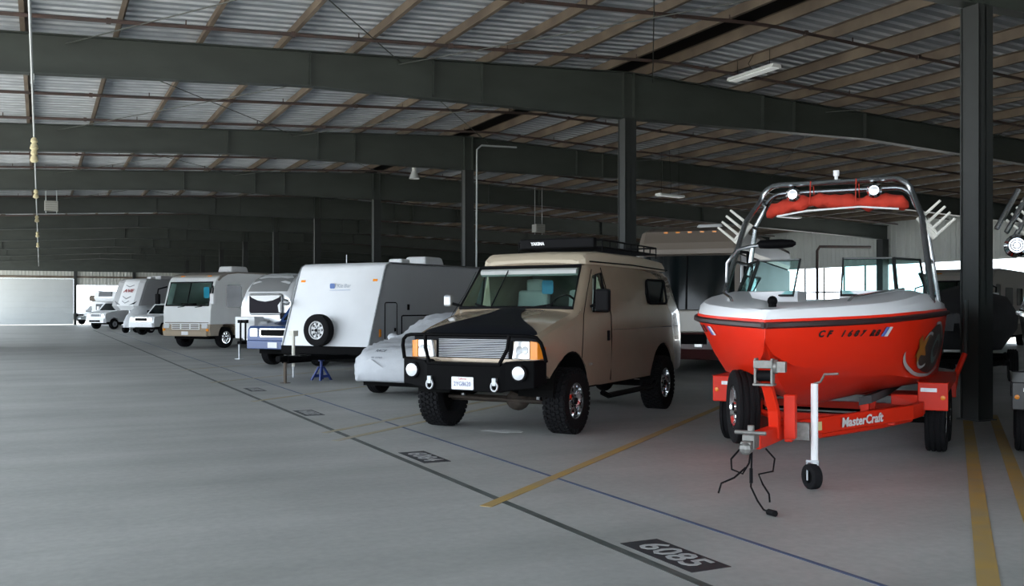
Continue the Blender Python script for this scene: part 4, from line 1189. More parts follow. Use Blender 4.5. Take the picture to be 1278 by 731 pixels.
# ================================================================ car under a silver cover
def build_covered_car():
    M_cover = mat('silver_car_cover', (.50, .52, .555), .55, 0.0, noise=.12, nscale=4, bump=1.0, bscale=6)
    C = cam2w(-2.20, 17.0)
    c = empty('covered_car', C, heading_rz(27), 'car under a silver grey fabric cover beside the tan van', 'car')
    #      y, hw, bottom, shoulder z, top z, top hw
    T = [(-.10, .30, .42, .52, .57, .22), (-.075, .48, .36, .56, .64, .36), (-.03, .62, .31, .60, .72, .46), (.05, .75, .29, .64, .80, .56), (.15, .82, .28, .67, .86, .61), (.45, .89, .27, .72, .94, .66), (.9, .92, .27, .78, 1.00, .70), (1.35, .92, .27, .84, 1.06, .70), (1.5, .92, .27, .86, 1.12, .68),
         (1.9, .92, .27, .90, 1.36, .60), (2.2, .92, .27, .92, 1.46, .57), (2.7, .92, .27, .92, 1.49, .57), (3.2, .92, .27, .92, 1.44, .58), (3.9, .90, .28, .90, 1.16, .62), (4.4, .85, .30, .84, 1.04, .60), (4.6, .72, .34, .70, .92, .5)]
    NP = 11
    rnd = random.Random(3)
    def half(row):
        y, hw, zb, zs, zt, wt = row
        return [(hw * .97, zb), (hw, zb + .12), (hw * 1.0, zb + .28), (hw * .985, zs - .06), (hw * .955, zs), ((hw * .95 + wt) / 2, zs + (zt - zs) * .45), (wt * 1.06, zs + (zt - zs) * .85), (wt * .92, zt - .012), (wt * .6, zt + .008), (0, zt + .018)]
    rows = []
    ys = [-.10, -.075, -.05, -.02, .02, .06, .11, .16] + [.16 + 4.44 * i / 58 for i in range(1, 59)]
    for i, y in enumerate(ys):
        row = [y] + [interp([(r[0], r[k]) for r in T], y) for k in range(1, 6)]
        ring = mirror_pts(half(row))
        out = []
        for k, (x, z) in enumerate(ring):
            w = .016 * math.sin(y * 17 + k * 1.3) + .013 * math.sin(y * 31 - k * 2.1 + x * 6) + rnd.uniform(-.004, .004)
            kk = (1.8 if z < .62 else 1.3) * max(0, min(1, (y + .07) / .25))
            if k in (0, len(ring) - 1): zz = z + .02 * math.sin(y * 23) ; xx = x * (1 + .02 * math.sin(y * 19))
            else: zz = z + w * .6 * kk; xx = x * (1 + w * .9 * kk)
            out.append((xx, y, zz))
        rows.append(out)
    first = rows[0]; cz = sum(p[2] for p in first) / len(first)
    rows = [[(x * k, -.10 - .03 * (1 - k * k), cz + (z - cz) * k) for (x, y, z) in first] for k in (.04, .4, .75)] + rows
    o = MB().loft(rows).build('car_cover', M_cover, c, smooth=True, ang=70)
    for s in (-1, 1):
        MB().ball((s * .98, 1.62, 1.02), .115, 10, 8, (1.0, .8, .75)).build('mirror_bulge', M_cover, o, smooth=True)
        for yy in (.85, 3.6): make_wheel(c, s * .78, yy, .31, .31, .21, .20, M_alu, s, spokes=5, n=24)
    def nose(x, z): return (x, interp([(.3, -.075), (.62, -.075), (.74, -.02), (.84, .10)], z) - .02, z)
    text('cover_logo', 'RACE', .09, mat('cover_print', (.10, .11, .13), .7), c, frame3((-.18, .045, .835), (1, 0.0, 0), (0, .8, .6)), ext=.001, shear=.3)
    text('cover_print', 'car covers', .055, mat('cover_print', (.10, .11, .13), .7), c, frame3((-.18, -.075, .725), (1, 0, 0), (0, .6, .8)), ext=.001)
    MB().bx(-.70, .70, .25, 4.4, .19, .30).build('underbody', M_dark, c)
    return c
build_covered_car()

# ================================================================ aluminium caravan
def build_airstream():
    M_skin = mat('polished_caravan_skin', (.80, .82, .84), .35, .35, noise=.05, nscale=2)
    C = cam2w(-7.95, 31.1)
    a = empty('caravan', C, heading_rz(26), 'rounded aluminium caravan with a dark front window', 'trailer')
    rows = []
    L = 7.0
    for i in range(29):
        t = i / 28
        y = L * t
        e = min(1.0, y / 1.15); e2 = min(1.0, (L - y) / 1.15)
        k = (1 - (1 - min(e, e2)) ** 2.4) ** .5
        k = max(k, .30)
        hw, zb, zt = 1.22 * (.80 + .20 * k), .50, 2.76 - .90 * (1 - k)
        ring = []
        for q in range(28):
            an = 2 * math.pi * q / 28
            cx, cz = math.cos(an), math.sin(an)
            p = .52 if cz > 0 else .30
            x = hw * (abs(cx) ** p) * (1 if cx >= 0 else -1)
            zc = zb + (zt - zb) * .42
            z = zc + ((zt - zc) if cz > 0 else (zc - zb)) * (abs(cz) ** p) * (1 if cz >= 0 else -1)
            ring.append((x, y, z))
        rows.append(ring)
    MB().loft(rows).build('shell', M_skin, a, smooth=True, ang=50)
    M_win = mat('caravan_window', (.012, .010, .016), .5, spec=.1)
    wn_ = MB().prism(rrect(-.66, .66, 1.42, 2.02, .10), -.045, .25, 'Y').build('front_window', M_win, a)
    MB().tube([(x, -.045, z) for (x, z) in rrect(-.68, .68, 1.40, 2.04, .1, 3)], .03, 5, closed=True).build('window_gasket', M_alu, a)
    MB().prism([(-.63, 2.0), (-.55, 1.93), (-.3, 1.84), (0, 1.80), (.3, 1.84), (.55, 1.93), (.63, 2.0)], -.06, -.046, 'Y').build('curtain_valance', M_white, a)
    MB().prism([(.56, 1.46), (.63, 1.46), (.63, 1.80), (.52, 1.68)], -.06, -.046, 'Y').build('curtain_side', M_white, a)
    # stone guard: grey panel hugging the brow above the window
    vs, fs = [], []
    for (y, z, w) in ((-.02, 2.10, .80), (.12, 2.30, .80), (.34, 2.50, .78), (.62, 2.64, .74)):
        for i in range(7):
            xx = -w + 2 * w * i / 6
            vs.append((xx, y + .10 * (abs(xx) / .8) ** 2.5 - .02, z + .03))
    for j in range(3):
        for i in range(6): fs.append((j * 7 + i, j * 7 + i + 1, (j + 1) * 7 + i + 1, (j + 1) * 7 + i))
    MB().add(vs, fs).build('stone_guard', mat('grey_guard', (.22, .225, .23), .5), a, smooth=True, ang=60)
    gb = MB().bx(-.75, .05, -.62, -.16, .62, 1.32).build('gas_locker', M_white, a, bevel=.03)
    MB().bx(.15, .55, -.6, -.2, .62, 1.2).build('gas_bottle_cover', M_galv, a, bevel=.12)
    for s in (-1, 1):
        MB().loft([[(x0 - .035, y, .46), (x0 + .035, y, .46), (x0 + .035, y, .56), (x0 - .035, y, .56)] for (x0, y) in ((s * .05, -1.25), (s * .7, .3))]).build('frame_rail', M_black, a)
        MB().cyl((s * .10 - .15, -.92, .50), (s * .10 - .15, -.92, 1.16), .03, 8).box((s * .10 - .15, -.92, 1.17), (.14, .12, .10)).build('stabiliser_bar', M_blackp, a)
        for yy in (3.6, 4.5): make_wheel(a, s * 1.05, yy, .34, .34, .20, .19, M_alu, s, spokes=5, n=20)
        MB().prism([(3.1, .50), (3.25, .82), (4.85, .82), (5.0, .50)], s * 1.16, s * 1.24, 'X').build('wheel_arch', M_alu, a, bevel=.02)
    MB().cyl((-.05, -1.2, 0.01), (-.05, -1.2, .5), .03, 8).box((-.05, -1.2, .01), (.2, .2, .02)).build('jack_leg', M_galv, a)
    MB().bx(-1.0, 1.0, .3, 6.6, .40, .52).build('chassis', M_dark, a)
    MB().bx(1.2, 1.235, 2.0, 2.7, 1.4, 1.95).build('side_window', G_dark, a)
    MB().box((0, 3.5, 2.82), (.75, 1.0, .28), taper=.8).build('air_conditioner', M_white, a, bevel=.08)
    return a
build_airstream()

# ================================================================ pickup nose (blue)
def build_pickup(loc, deg, m_paint, label, height=1.0, lower=None, name='pickup_truck'):
    t = empty(name, loc, heading_rz(deg), label, 'truck')
    prof = [(-.86, .50), (-.90, .78), (-.86, 1.02), (-.78, 1.10), (.45, 1.22), (1.05, 1.80), (1.25, 1.86), (2.6, 1.86), (2.9, 1.80), (3.05, 1.25), (4.9, 1.25), (4.95, .60), (4.6, .50)]
    b = MB().prism(prof, -.98, .98, 'X').build('body', m_paint, t)
    cut = [MB().lathe([(.44, s * .60), (.44, s * 1.2)], (0, yy, .42), 'X', 24) for yy in (0, 3.55) for s in (-1, 1)]
    cut.append(MB().prism([(3.15, .75), (3.15, 1.6), (4.85, 1.6), (4.85, .75)], -.82, .82, 'X'))
    carve(b, cut, ang=25)
    md = b.modifiers.new('bevel', 'BEVEL'); md.width = .05; md.segments = 2; md.limit_method = 'ANGLE'; md.angle_limit = math.radians(40)
    MB().plate([(-.84, .455, 1.255), (.84, .455, 1.255), (.80, .985, 1.77), (-.80, .985, 1.77)], .01).build('windscreen', G_dark, t)
    for s in (-1, 1):
        MB().prism([(1.0, 1.28), (1.28, 1.76), (2.7, 1.76), (2.85, 1.28)], s * .975, s * .987, 'X').build('side_glass', G_dark, t)
        MB().prism(rrect(.0, .26, .82, 1.04, .03), -.915, -.86, 'Y').build('headlight', M_lens, t).location = (s * .72 - .13, 0, 0)
        for yy in (0, 3.55): make_wheel(t, s * .84, yy, .37, .37, .25, .21, M_alu, s, spokes=6, n=24)
        MB().box((s * 1.1, .75, 1.36), (.2, .1, .2)).build('mirror', M_blackp, t, bevel=.03)
        MB().bx(s * .55, s * .95, -.93, -.90, .60, .68).build('fog_lamp_trim', M_blackp, t)
    g = MB().prism(rrect(-.52, .52, .80, 1.05, .05), -.92, -.87, 'Y').build('grille', M_chrome, t, bevel=.01)
    MB().prism(rrect(-.46, .46, .84, 1.01, .04), -.93, -.915, 'Y').build('grille_mesh', M_black, g)
    MB().loft([[(x, y, .48), (x, y, .72), (x, -.86, .72), (x, -.86, .48)] for (x, y) in ((-1.0, -.86), (-.9, -.98), (.9, -.98), (1.0, -.86))]).build('bumper', lower or m_paint, t, bevel=.02)
    MB().bx(-.16, .16, -.995, -.985, .52, .67).build('licence_plate', M_plate, t)
    MB().bx(-.8, .8, -.6, 4.5, .34, .5).build('chassis', M_dark, t)
    return t
M_blue = mat('blue_truck_paint', (.022, .06, .19), .3, .1, coat=.3)
build_pickup(cam2w(-6.0, 26.75), 27, M_blue, 'blue pickup truck tucked between the caravan and the white travel trailer')
# ================================================================ class A motorhome
M_mhw = mat('motorhome_white', (.72, .74, .74), .35, noise=.04, nscale=2)
M_mht = mat('motorhome_tan', (.36, .29, .21), .4)
M_mht2 = mat('motorhome_brown', (.15, .12, .095), .45)
def build_motorhome(loc, deg, label, group=None, upper=None, lower=None, roof=None, L=9.5, H=3.05, bluelight=True, name='motorhome'):
    upper, lower, roof = upper or M_mhw, lower or M_mht, roof or mat('motorhome_roof', (.30, .275, .24), .6)
    m = empty(name, loc, heading_rz(deg), label, 'motorhome', group)
    hw = 1.22
    prof = [(-.98, .95), (-.98, 1.45), (-.93, 1.75), (-.68, 2.62), (-.55, 2.80), (-.35, H - .16), (0, H - .06), (.6, H), (L - 1, H), (L - .9, H - .1), (L - .9, .95)]
    b = MB().prism(prof, -hw, hw, 'X').build('upper_body', upper, m)
    carve(b, [MB().prism([(-.62, 1.78), (-.35, 2.60), (1.8, 2.60), (1.8, 1.5), (-.62, 1.5)], -hw + .06, hw - .06, 'X'),
              MB().prism([(-1.08, 1.72), (1.08, 1.72), (1.08, 2.58), (-1.08, 2.58)], -1.2, -.2, 'Y')] +
             [MB().prism(rrect(-.05, .85, 1.62, 2.50, .08), s * 1.0, s * 1.4, 'X') for s in (-1, 1)], ang=25)
    md = b.modifiers.new('bevel', 'BEVEL'); md.width = .06; md.segments = 2; md.limit_method = 'ANGLE'; md.angle_limit = math.radians(50)
    lp = [(-1.0, .95), (-1.03, .80), (-.98, .50), (L - .9, .50), (L - .9, .95)]
    lo = MB().prism(lp, -hw - .005, hw + .005, 'X').build('lower_body', lower, m)
    carve(lo, [MB().lathe([(.55, s * .62), (.55, s * 1.4)], (0, yy, .46), 'X', 24) for yy in (0, L * .6) for s in (-1, 1)], ang=25)
    MB().prism([(-.60, H - .36), (-.40, H - .15), (0, H - .05), (.6, H + .012), (L - 1, H + .012), (L - 1, H - .05), (.6, H - .06), (0, H - .12), (-.3, H - .25), (-.5, H - .40)], -hw - .02, hw + .02, 'X').build('roof_cap', roof, m, bevel=.03)
    gl = MB().plate([(-1.10, -.955, 1.70), (1.10, -.955, 1.70), (1.08, -.695, 2.60), (-1.08, -.695, 2.60)], .01).build('windscreen', G_car, m)
    MB().tube([(-1.10, -.96, 1.69), (1.10, -.96, 1.69), (1.08, -.70, 2.61), (-1.08, -.70, 2.61)], .03, 5, closed=True).tube([(0, -.965, 1.69), (0, -.705, 2.61)], .022, 5).build('windscreen_frame', M_blackp, gl)
    MB().bx(-1.1, 1.1, -.85, .1, 1.45, 1.66).build('dashboard', mat('dash_sand', (.32, .29, .23), .7), m, bevel=.05)
    for x in (-.55, .55): MB().box((x, 1.0, 1.9), (.55, .18, .95), rot=(-.12, 0, 0)).box((x, .75, 1.5), (.55, .5, .18)).build('seat', M_seat, m, bevel=.05)
    MB().bx(-1.15, 1.15, 1.75, 1.8, 1.0, 2.6).build('cabin_curtain', mat('grey_green_curtain', (.12, .16, .15), .9), m)
    if bluelight: MB().prism(rrect(.62, .90, 1.98, 2.42, .06), -.70, -.69, 'Y').build('blue_panel', mat('blue_window_light', (.02, .36, .62), .6), m)  # blue panel painted in place of light coming through a window
    for s in (-1, 1):
        MB().prism(rrect(-.05, .85, 1.62, 2.50, .08), s * (hw - .03), s * (hw - .02), 'X').build('side_glass', G_dark, m)
        MB().prism(rrect(1.6, 3.0, 1.7, 2.4, .08), s * hw, s * (hw + .012), 'X').build('side_window', G_dark, m)
        MB().prism(rrect(3.8, 5.0, 1.7, 2.4, .08), s * hw, s * (hw + .012), 'X').build('side_window', G_dark, m)
        MB().prism([(.9, 1.0), (.9, 1.08), (6, 1.4), (6, 1.2)], s * hw, s * (hw + .006), 'X').build('side_stripe', M_mht2, m)
        for yy in (0, L * .6): make_wheel(m, s * 1.02, yy, .42, .42, .26, .24, M_chrome, s, spokes=8, n=24)
        MB().tube([(s * 1.18, -.80, 2.45), (s * 1.42, -1.05, 2.35), (s * 1.42, -1.1, 2.1)], .03, 6).build('mirror_arm', M_blackp, m)
        MB().box((s * 1.42, -1.08, 1.95), (.2, .14, .42)).build('mirror', M_white if s > 0 else M_blackp, m, bevel=.04)
        hl = MB().prism(rrect(s * .98 - .14, s * .98 + .14, .80, .97, .03), -1.06, -1.0, 'Y').build('headlight', M_lens, m)
        MB().bx(s * 1.12 - .05, s * 1.12 + .05, -1.065, -1.0, .68, .78).build('turn_signal', M_amber, m)
        MB().tube([(s * .45, -.99, 1.62), (s * .45 + .35, -1.0, 1.66)], .014, 4).build('wiper', M_blackp, m)
        MB().box((s * .7, -.42, H - .20), (.2, .06, .05), rot=(-.6, 0, 0)).build('marker_light', M_amber, m)
    g = MB().bx(-.72, .72, -1.05, -1.0, .74, .98).build('grille', M_mhw, m, bevel=.01)
    for i in range(3):
        for x in (-.48, 0, .48):
            MB().bx(x - .20, x + .20, -1.06, -1.045, .77 + i * .07, .77 + i * .07 + .04).build('grille_slot', M_mht2, g)
    MB().bx(-1.1, 1.1, -1.08, -1.0, .48, .70).build('bumper', lower, m, bevel=.03)
    MB().bx(-.17, .17, -1.09, -1.08, .53, .67).build('licence_plate', M_plate, m)
    MB().bx(-1.12, 1.12, -.995, -.975, 1.00, 1.03).build('front_stripe', M_mht2, m)
    MB().bx(-.9, .9, -.7, L - 1.2, .36, .52).build('chassis', M_dark, m)
    MB().box((.1, 1.6, H + .14), (.75, 1.1, .27), taper=.88).build('air_conditioner', M_white, m, bevel=.07)
    return m
build_motorhome(cam2w(-12.45, 38.9), 25, 'white over tan motorhome with blue window light painted on a panel behind its windscreen')

# ================================================================ cab-over campers, fifth wheel and other distant vehicles
M_fw = mat('camper_white', (.76, .78, .80), .4)
def build_cabover(loc, deg, label, logo=False, L=7.0, H=3.2, side=None, name='cabover_camper'):
    c = empty(name, loc, heading_rz(deg), label, 'camper')
    side = side or M_grayside
    prof = [(-.55, 2.05), (-.75, 2.35), (-.60, 2.85), (-.30, H), (.1, H + .04), (L, H + .04), (L, .60), (1.5, .60), (1.5, 1.95), (.4, 2.0)]
    b = MB().prism(prof, -1.2, 1.2, 'X').build('camper_body', M_fw, c, bevel=.07)
    for s in (-1, 1):
        MB().prism([(-.3, 2.3), (-.3, 2.9), (L - .05, H - .05), (L - .05, .65), (1.6, .65), (1.6, 2.1), (.3, 2.1)], s * 1.2, s * 1.212, 'X').build('side_skin', side, c)
        MB().prism(rrect(2.2, 3.4, 1.7, 2.4, .06), s * 1.21, s * 1.225, 'X').build('side_window', G_dark, c)
    # cab
    cp = [(-1.55, .55), (-1.62, .85), (-1.58, 1.10), (-1.45, 1.22), (-.55, 1.38), (.05, 1.98), (1.55, 1.98), (1.55, .55)]
    cb = MB().prism(cp, -.98, .98, 'X').build('cab', M_fw, c)
    carve(cb, [MB().lathe([(.46, s * .60), (.46, s * 1.2)], (0, -.75, .42), 'X', 20) for s in (-1, 1)], ang=25)
    MB().plate([(-.82, -.53, 1.41), (.82, -.53, 1.41), (.78, -.0, 1.94), (-.78, -.0, 1.94)], .01).build('windscreen', G_dark, c)
    g = MB().prism(rrect(-.52, .52, .92, 1.16, .04), -1.64, -1.55, 'Y').build('grille', M_galv, c)
    MB().prism(rrect(-.45, .45, .95, 1.13, .03), -1.65, -1.635, 'Y').build('grille_mesh', mat('grille_grey', (.12, .13, .15), .5), g)
    MB().loft([[(x, y, .48), (x, y, .80), (x, -1.55, .80), (x, -1.55, .48)] for (x, y) in ((-1.02, -1.55), (-.9, -1.72), (.9, -1.72), (1.02, -1.55))]).build('bumper', M_white, c, bevel=.02)
    MB().bx(-.55, .55, -1.735, -1.715, .55, .68).build('air_intake', M_black, c)
    for s in (-1, 1):
        MB().prism(rrect(s * .74 - .15, s * .74 + .15, .92, 1.14, .03), -1.63, -1.55, 'Y').build('headlight', M_lens, c)
        MB().prism([(-.35, 1.42), (.1, 1.88), (.9, 1.88), (.95, 1.42)], s * .975, s * .99, 'X').build('cab_glass', G_dark, c)
        MB().box((s * 1.15, -.35, 1.55), (.2, .12, .32)).build('mirror', M_white, c, bevel=.03)
        for yy in (-.75, L * .62): make_wheel(c, s * .9, yy, .39, .39, .24, .21, M_alu, s, spokes=6, n=20)
    MB().bx(-.85, .85, -1.3, L - .3, .36, .58).build('chassis', M_dark, c)
    MB().prism([(-.7, 2.46), (.7, 2.46), (.62, 2.80), (-.62, 2.80)], -.74, -.60, 'Y').build('overcab_window', G_dark, c)
    MB().box((0, 2.6, H + .15), (.7, 1.0, .26), taper=.85).build('air_conditioner', M_white, c, bevel=.06)
    return c
build_pickup(dpt(191, 56.5), 25, M_fw, 'white pickup truck parked next to the tan and white motorhome')
build_cabover(dpt(141, 73.0), 25, 'white cab-over camper beyond the fifth-wheel trailer', H=2.7)

def build_fifth_wheel(loc, deg, label):
    f = empty('fifth_wheel_trailer', loc, heading_rz(deg), label, 'trailer')
    prof = [(.0, 1.45), (-.28, 1.75), (.30, 3.25), (.45, 3.45), (.8, 3.52), (9.5, 3.52), (9.5, .6), (3.0, .6), (2.7, 1.45)]
    MB().prism(prof, -1.2, 1.2, 'X').build('body', M_grayside, f, bevel=.05)
    # moulded white nose
    N = [(-.02, 1.44), (-.32, 1.75), (-.10, 2.3), (.15, 2.95), (.28, 3.27), (.44, 3.47), (.9, 3.55)]
    vs, fs = [], []
    for (y, z) in N:
        for i in range(9):
            x = -1.21 + 2.42 * i / 8
            vs.append((x, y + .18 * (abs(x) / 1.21) ** 3, z))
    for j in range(len(N) - 1):
        for i in range(8): fs.append((j * 9 + i, j * 9 + i + 1, (j + 1) * 9 + i + 1, (j + 1) * 9 + i))
    nose = MB().add(vs, fs).build('nose_cap', M_fw, f, smooth=True, ang=60)
    up = Vector((0, .37, 1)).normalized()
    def nz(z): return interp([(1.75, -.32), (2.3, -.10), (2.95, .15), (3.27, .28)], z) - .025
    text('nose_logo', 'AVE', .30, mat('logo_red', (.30, .05, .05), .5), f, frame3((0, nz(2.72) - .02, 2.72), (1, 0, 0), up), ext=.002, bold=.01, shear=.25, xs=1.6)
    for (z, w, k) in ((3.1, .35, .12), (2.35, .35, .16), (2.05, .3, .14)):
        MB().tube([(-w, nz(z) - .01, z), (0, nz(z - k) - .02, z - k), (w, nz(z) - .01, z)], .022, 5).build('chevron', mat('logo_grey', (.20, .21, .24), .5), f)
    for s in (-1, 1):
        MB().plate([(s * .35, nz(1.85) - .02, 1.78), (s * 1.05, nz(1.95) + .08, 1.90), (s * 1.05, nz(2.05) + .08, 2.08)], .01).build('nose_lamp', G_dark, f)
        MB().bx(s * .8, s * .9, .9, 1.0, 0.0, 1.5).build('landing_leg', M_galv, f)
        for yy in (6.0, 7.0): make_wheel(f, s * 1.05, yy, .38, .38, .22, .2, M_alu, s, spokes=6, n=18)
    MB().box((-.2, 3.2, 3.66), (1.0, 1.3, .24), taper=.88).build('air_conditioner', M_white, f, bevel=.06)
    MB().box((.5, 1.5, 3.60), (.4, .4, .16)).build('roof_vent', M_white, f, bevel=.04)
    return f
build_fifth_wheel(dpt(160, 63.5), 25, 'fifth-wheel trailer with a tall white nose and red lettering')

def small_covered(loc, deg, label):
    M_cov = mat('pale_grey_tarp', (.46, .48, .50), .6, noise=.15, nscale=5, bump=.5, bscale=6)
    o = empty('covered_trailer', loc, heading_rz(deg), label, 'trailer')
    rows = []
    for (y, w, z) in ((-.05, .3, .6), (0, .5, .9), (.4, .7, 1.3), (.9, .75, 1.75), (1.8, .75, 1.8), (2.6, .72, 1.4), (2.8, .5, .9)):
        ring = mirror_pts([(w, .36), (w * 1.02, z * .55), (w * .92, z * .85), (w * .5, z * .98), (0, z)])
        rows.append([(x * (1 + .03 * math.sin(7 * y + k)), y, zz) for k, (x, zz) in enumerate(ring)])
    MB().loft(rows).build('tarp', M_cov, o, smooth=True, ang=70)
    for s in (-1, 1):
        make_wheel(o, s * .6, 1.2, .30, .30, .18, .16, M_alu, s, spokes=5, n=18)
        make_wheel(o, s * .6, .3, .26, .26, .16, .14, M_alu, s, spokes=5, n=18)
    return o
small_covered(dpt(161, 60.5), 25, 'small vehicle under a pale grey tarp beside the white pickup truck')

# box trailer with a brown rolled awning near the far doorway, and a dark car beside it
def awning_trailer(loc, deg, label):
    o = empty('travel_trailer', loc, heading_rz(deg), label, 'trailer')
    MB().prism([(0, .6), (.1, 2.3), (.3, 2.65), (6, 2.7), (6, .55)], -1.2, 1.2, 'X').build('body', M_fw, o, bevel=.06)
    MB().loft([[(x, .1 + .28 * math.cos(a), 2.45 + .28 * math.sin(a)) for a in [2 * math.pi * k / 10 for k in range(10)]] for x in (-1.28, 1.28)]).build('rolled_awning', mat('brown_awning', (.14, .115, .09), .8), o)
    MB().prism(rrect(-.6, .6, 1.4, 1.95, .06), -.02, .1, 'Y').build('front_window', G_dark, o)
    for s in (-1, 1):
        make_wheel(o, s * 1.05, 3.2, .35, .35, .2, .19, M_alu, s, spokes=5, n=18)
        MB().loft([[(x0 - .035, y, .46), (x0 + .035, y, .46), (x0 + .035, y, .56), (x0 - .035, y, .56)] for (x0, y) in ((s * .05, -1.2), (s * .7, .2))]).build('frame_rail', M_black, o)
    MB().cyl((0, -1.1, 0), (0, -1.1, .9), .035, 8).build('jack', M_galv, o)
    MB().bx(-1, 1, .2, 5.8, .4, .58).build('chassis', M_dark, o)
    return o
awning_trailer(dpt(126, 86.0), 24, 'white travel trailer with a brown rolled awning near the far doorway')
build_pickup(dpt(110, 92.0), 24, mat('slate_truck_paint', (.10, .12, .12), .3, coat=.4), 'dark pickup truck in the daylight of the far doorway')

# ================================================================ second row, beyond the columns
M_coachtop = mat('coach_brown_cap', (.20, .165, .135), .4)
M_coachlow = mat('coach_maroon', (.055, .012, .012), .3, coat=.4)
def build_coach(loc, deg, label):
    c = empty('motor_coach', loc, heading_rz(deg), label, 'motorhome')
    hw = 1.27
    prof = [(-.55, .40), (-.60, 1.05), (-.56, 1.9), (-.45, 2.85), (-.30, 3.25), (-.05, 3.52), (.4, 3.62), (11, 3.62), (11, .4)]
    MB().prism([(-.60, 1.00), (-.57, 1.55), (11, 1.55), (11, 1.0)], -hw, hw, 'X').build('waist_band', mat('coach_cream', (.46, .43, .37), .35, coat=.3), c, bevel=.04)
    MB().prism([(-.52, .34), (-.60, .60), (-.60, 1.0), (11, 1.0), (11, .34)], -hw, hw, 'X').build('lower_body', M_coachlow, c, bevel=.04)
    MB().prism([(-.46, 2.88), (-.36, 3.20), (-.10, 3.50), (.4, 3.62), (11, 3.62), (11, 2.88)], -hw, hw, 'X').build('roof_cap', M_coachtop, c, bevel=.16)
    MB().prism([(-.40, 1.55), (-.30, 2.88), (11, 2.88), (11, 1.55)], -hw + .03, hw - .03, 'X').build('upper_body', M_mht2, c)
    ws = MB().loft([[(x, y0, 1.56), (x, y0 + .10, 2.87), (x, y0 + .14, 2.87), (x, y0 + .04, 1.56)] for (x, y0) in ((-1.25, -.30), (-1.0, -.50), (-.5, -.575), (.5, -.575), (1.0, -.50), (1.25, -.30))]).build('windscreen', G_dark, c, smooth=True)
    MB().cyl((0, -.60, 1.56), (0, -.49, 2.87), .02, 6).build('windscreen_bar', M_blackp, ws)
    for s in (-1, 1):
        MB().bx(s * .62, s * 1.08, -.63, -.58, .62, .84).build('headlight', M_lens, c, bevel=.02)
        MB().bx(s * .20, s * .40, -.63, -.58, .64, .82).build('driving_lamp', M_lens, c, bevel=.02)
        MB().tube([(s * 1.2, -.4, 2.95), (s * 1.5, -.8, 2.9), (s * 1.52, -.85, 2.6)], .04, 6).build('mirror_arm', M_blackp, c)
        MB().box((s * 1.52, -.85, 2.40), (.22, .16, .42)).build('mirror', M_blackp, c, bevel=.04)
        MB().bx(s * hw, s * (hw + .01), .6, 2.2, 1.65, 2.7).build('side_window', G_dark, c)
        for yy in (1.6, 8): make_wheel(c, s * 1.05, yy, .50, .50, .28, .29, M_chrome, s, spokes=8, n=22)
    for i in range(5): MB().box((-.6 + .3 * i, -.13, 3.47), (.10, .04, .04)).build('marker_light', M_amber, c)
    MB().bx(-.5, .5, -.635, -.60, .72, .96).build('grille', M_black, c, bevel=.01)
    MB().box((0, 3, 3.76), (.8, 1.1, .26), taper=.85).build('air_conditioner', M_white, c, bevel=.06)
    return c
build_coach(cam2w(4.45, 23.9), 22, 'tall brown-topped motor coach with a wide dark windscreen behind the van')

# motorhome standing side-on in front of the side doorway, a dark boat under wraps before it
build_motorhome(cam2w(17.3, 37.0), 38, 'beige motorhome parked in front of the bright side doorway', upper=mat('beige_coachwork', (.50, .46, .40), .45), lower=M_mht2, roof=mat('beige_roof', (.42, .39, .34), .5), bluelight=False, H=3.1)
def wrapped_boat(loc, deg, label):
    M_wrap = mat('black_boat_cover', (.014, .014, .016), .7, bump=.4, bscale=5)
    o = empty('covered_boat', loc, heading_rz(deg), label, 'boat')
    rows = []
    for (y, w, zt) in ((0, .06, 1.5), (.3, .42, 1.62), (1, .85, 1.78), (2.2, 1.12, 2.0), (3.0, 1.16, 2.10), (4.5, 1.14, 1.85), (5.8, 1.0, 1.65)):
        ring = mirror_pts([(w * .72, interp([(0, 1.3), (1, .75), (6, .62)], y)), (w * .98, 1.15), (w, 1.45), (w * .8, 1.45 + (zt - 1.45) * .6), (0, zt)])
        rows.append([(x, y, z) for (x, z) in ring])
    MB().loft(rows).build('boat_cover', M_wrap, o, smooth=True, ang=50)
    for s in (-1, 1):
        MB().tube([(s * .06, -.3, .48), (s * .9, 1.8, .48), (s * .95, 5.6, .48)], .06, 6).build('trailer_rail', M_black, o)
        for yy in (3.0, 3.8): make_wheel(o, s * 1.05, yy, .34, .34, .2, .19, M_alu, s, spokes=5, n=18)
        MB().bx(s * .4, s * .5, 1.5, 5.4, .48, .78).build('bunk', M_black, o)
    for yy in (1.6, 3.4, 5.2): MB().bx(-.95, .95, yy - .05, yy + .05, .42, .52).build('cross_member', M_black, o)
    return o
wrapped_boat(cam2w(8.6, 18.6), 26, 'boat under a black cover behind the red boat and the near column')
# ================================================================ things hung from the roof
M_lampw = mat('lamp_white', (.80, .82, .80), .4)
M_tubeon = mat('lamp_diffuser', (.85, .88, .85), .4, emit=.35)
def strip_light(loc, rz, label, L=1.25, cable=None):
    o = empty('strip_light', loc, rz, label, 'light')
    MB().loft([[(x, -.16 * k, 0), (x, .16 * k, 0), (x, .13 * k, .07), (x, -.13 * k, .07)] for (x, k) in ((-L / 2, .8), (-L / 2 + .05, 1), (L / 2 - .05, 1), (L / 2, .8))]).build('housing', M_lampw, o, bevel=.01)
    MB().bx(-L / 2 + .06, L / 2 - .06, -.11, .11, -.012, 0).build('diffuser', M_tubeon, o)
    for s in (-1, 1):
        MB().cyl((s * L * .35, 0, .07), (s * L * .35, 0, (cable or .5)), .006, 5).build('hanger', M_blackp, o)
    MB().tube([(0, 0, .07), (.1, .05, .25), (-.03, .02, cable or .5)], .008, 5).build('power_cord', M_blackp, o)
    return o
def hang(x, y, drop): return Vector((x, y, ztop(x) + .12 - drop))
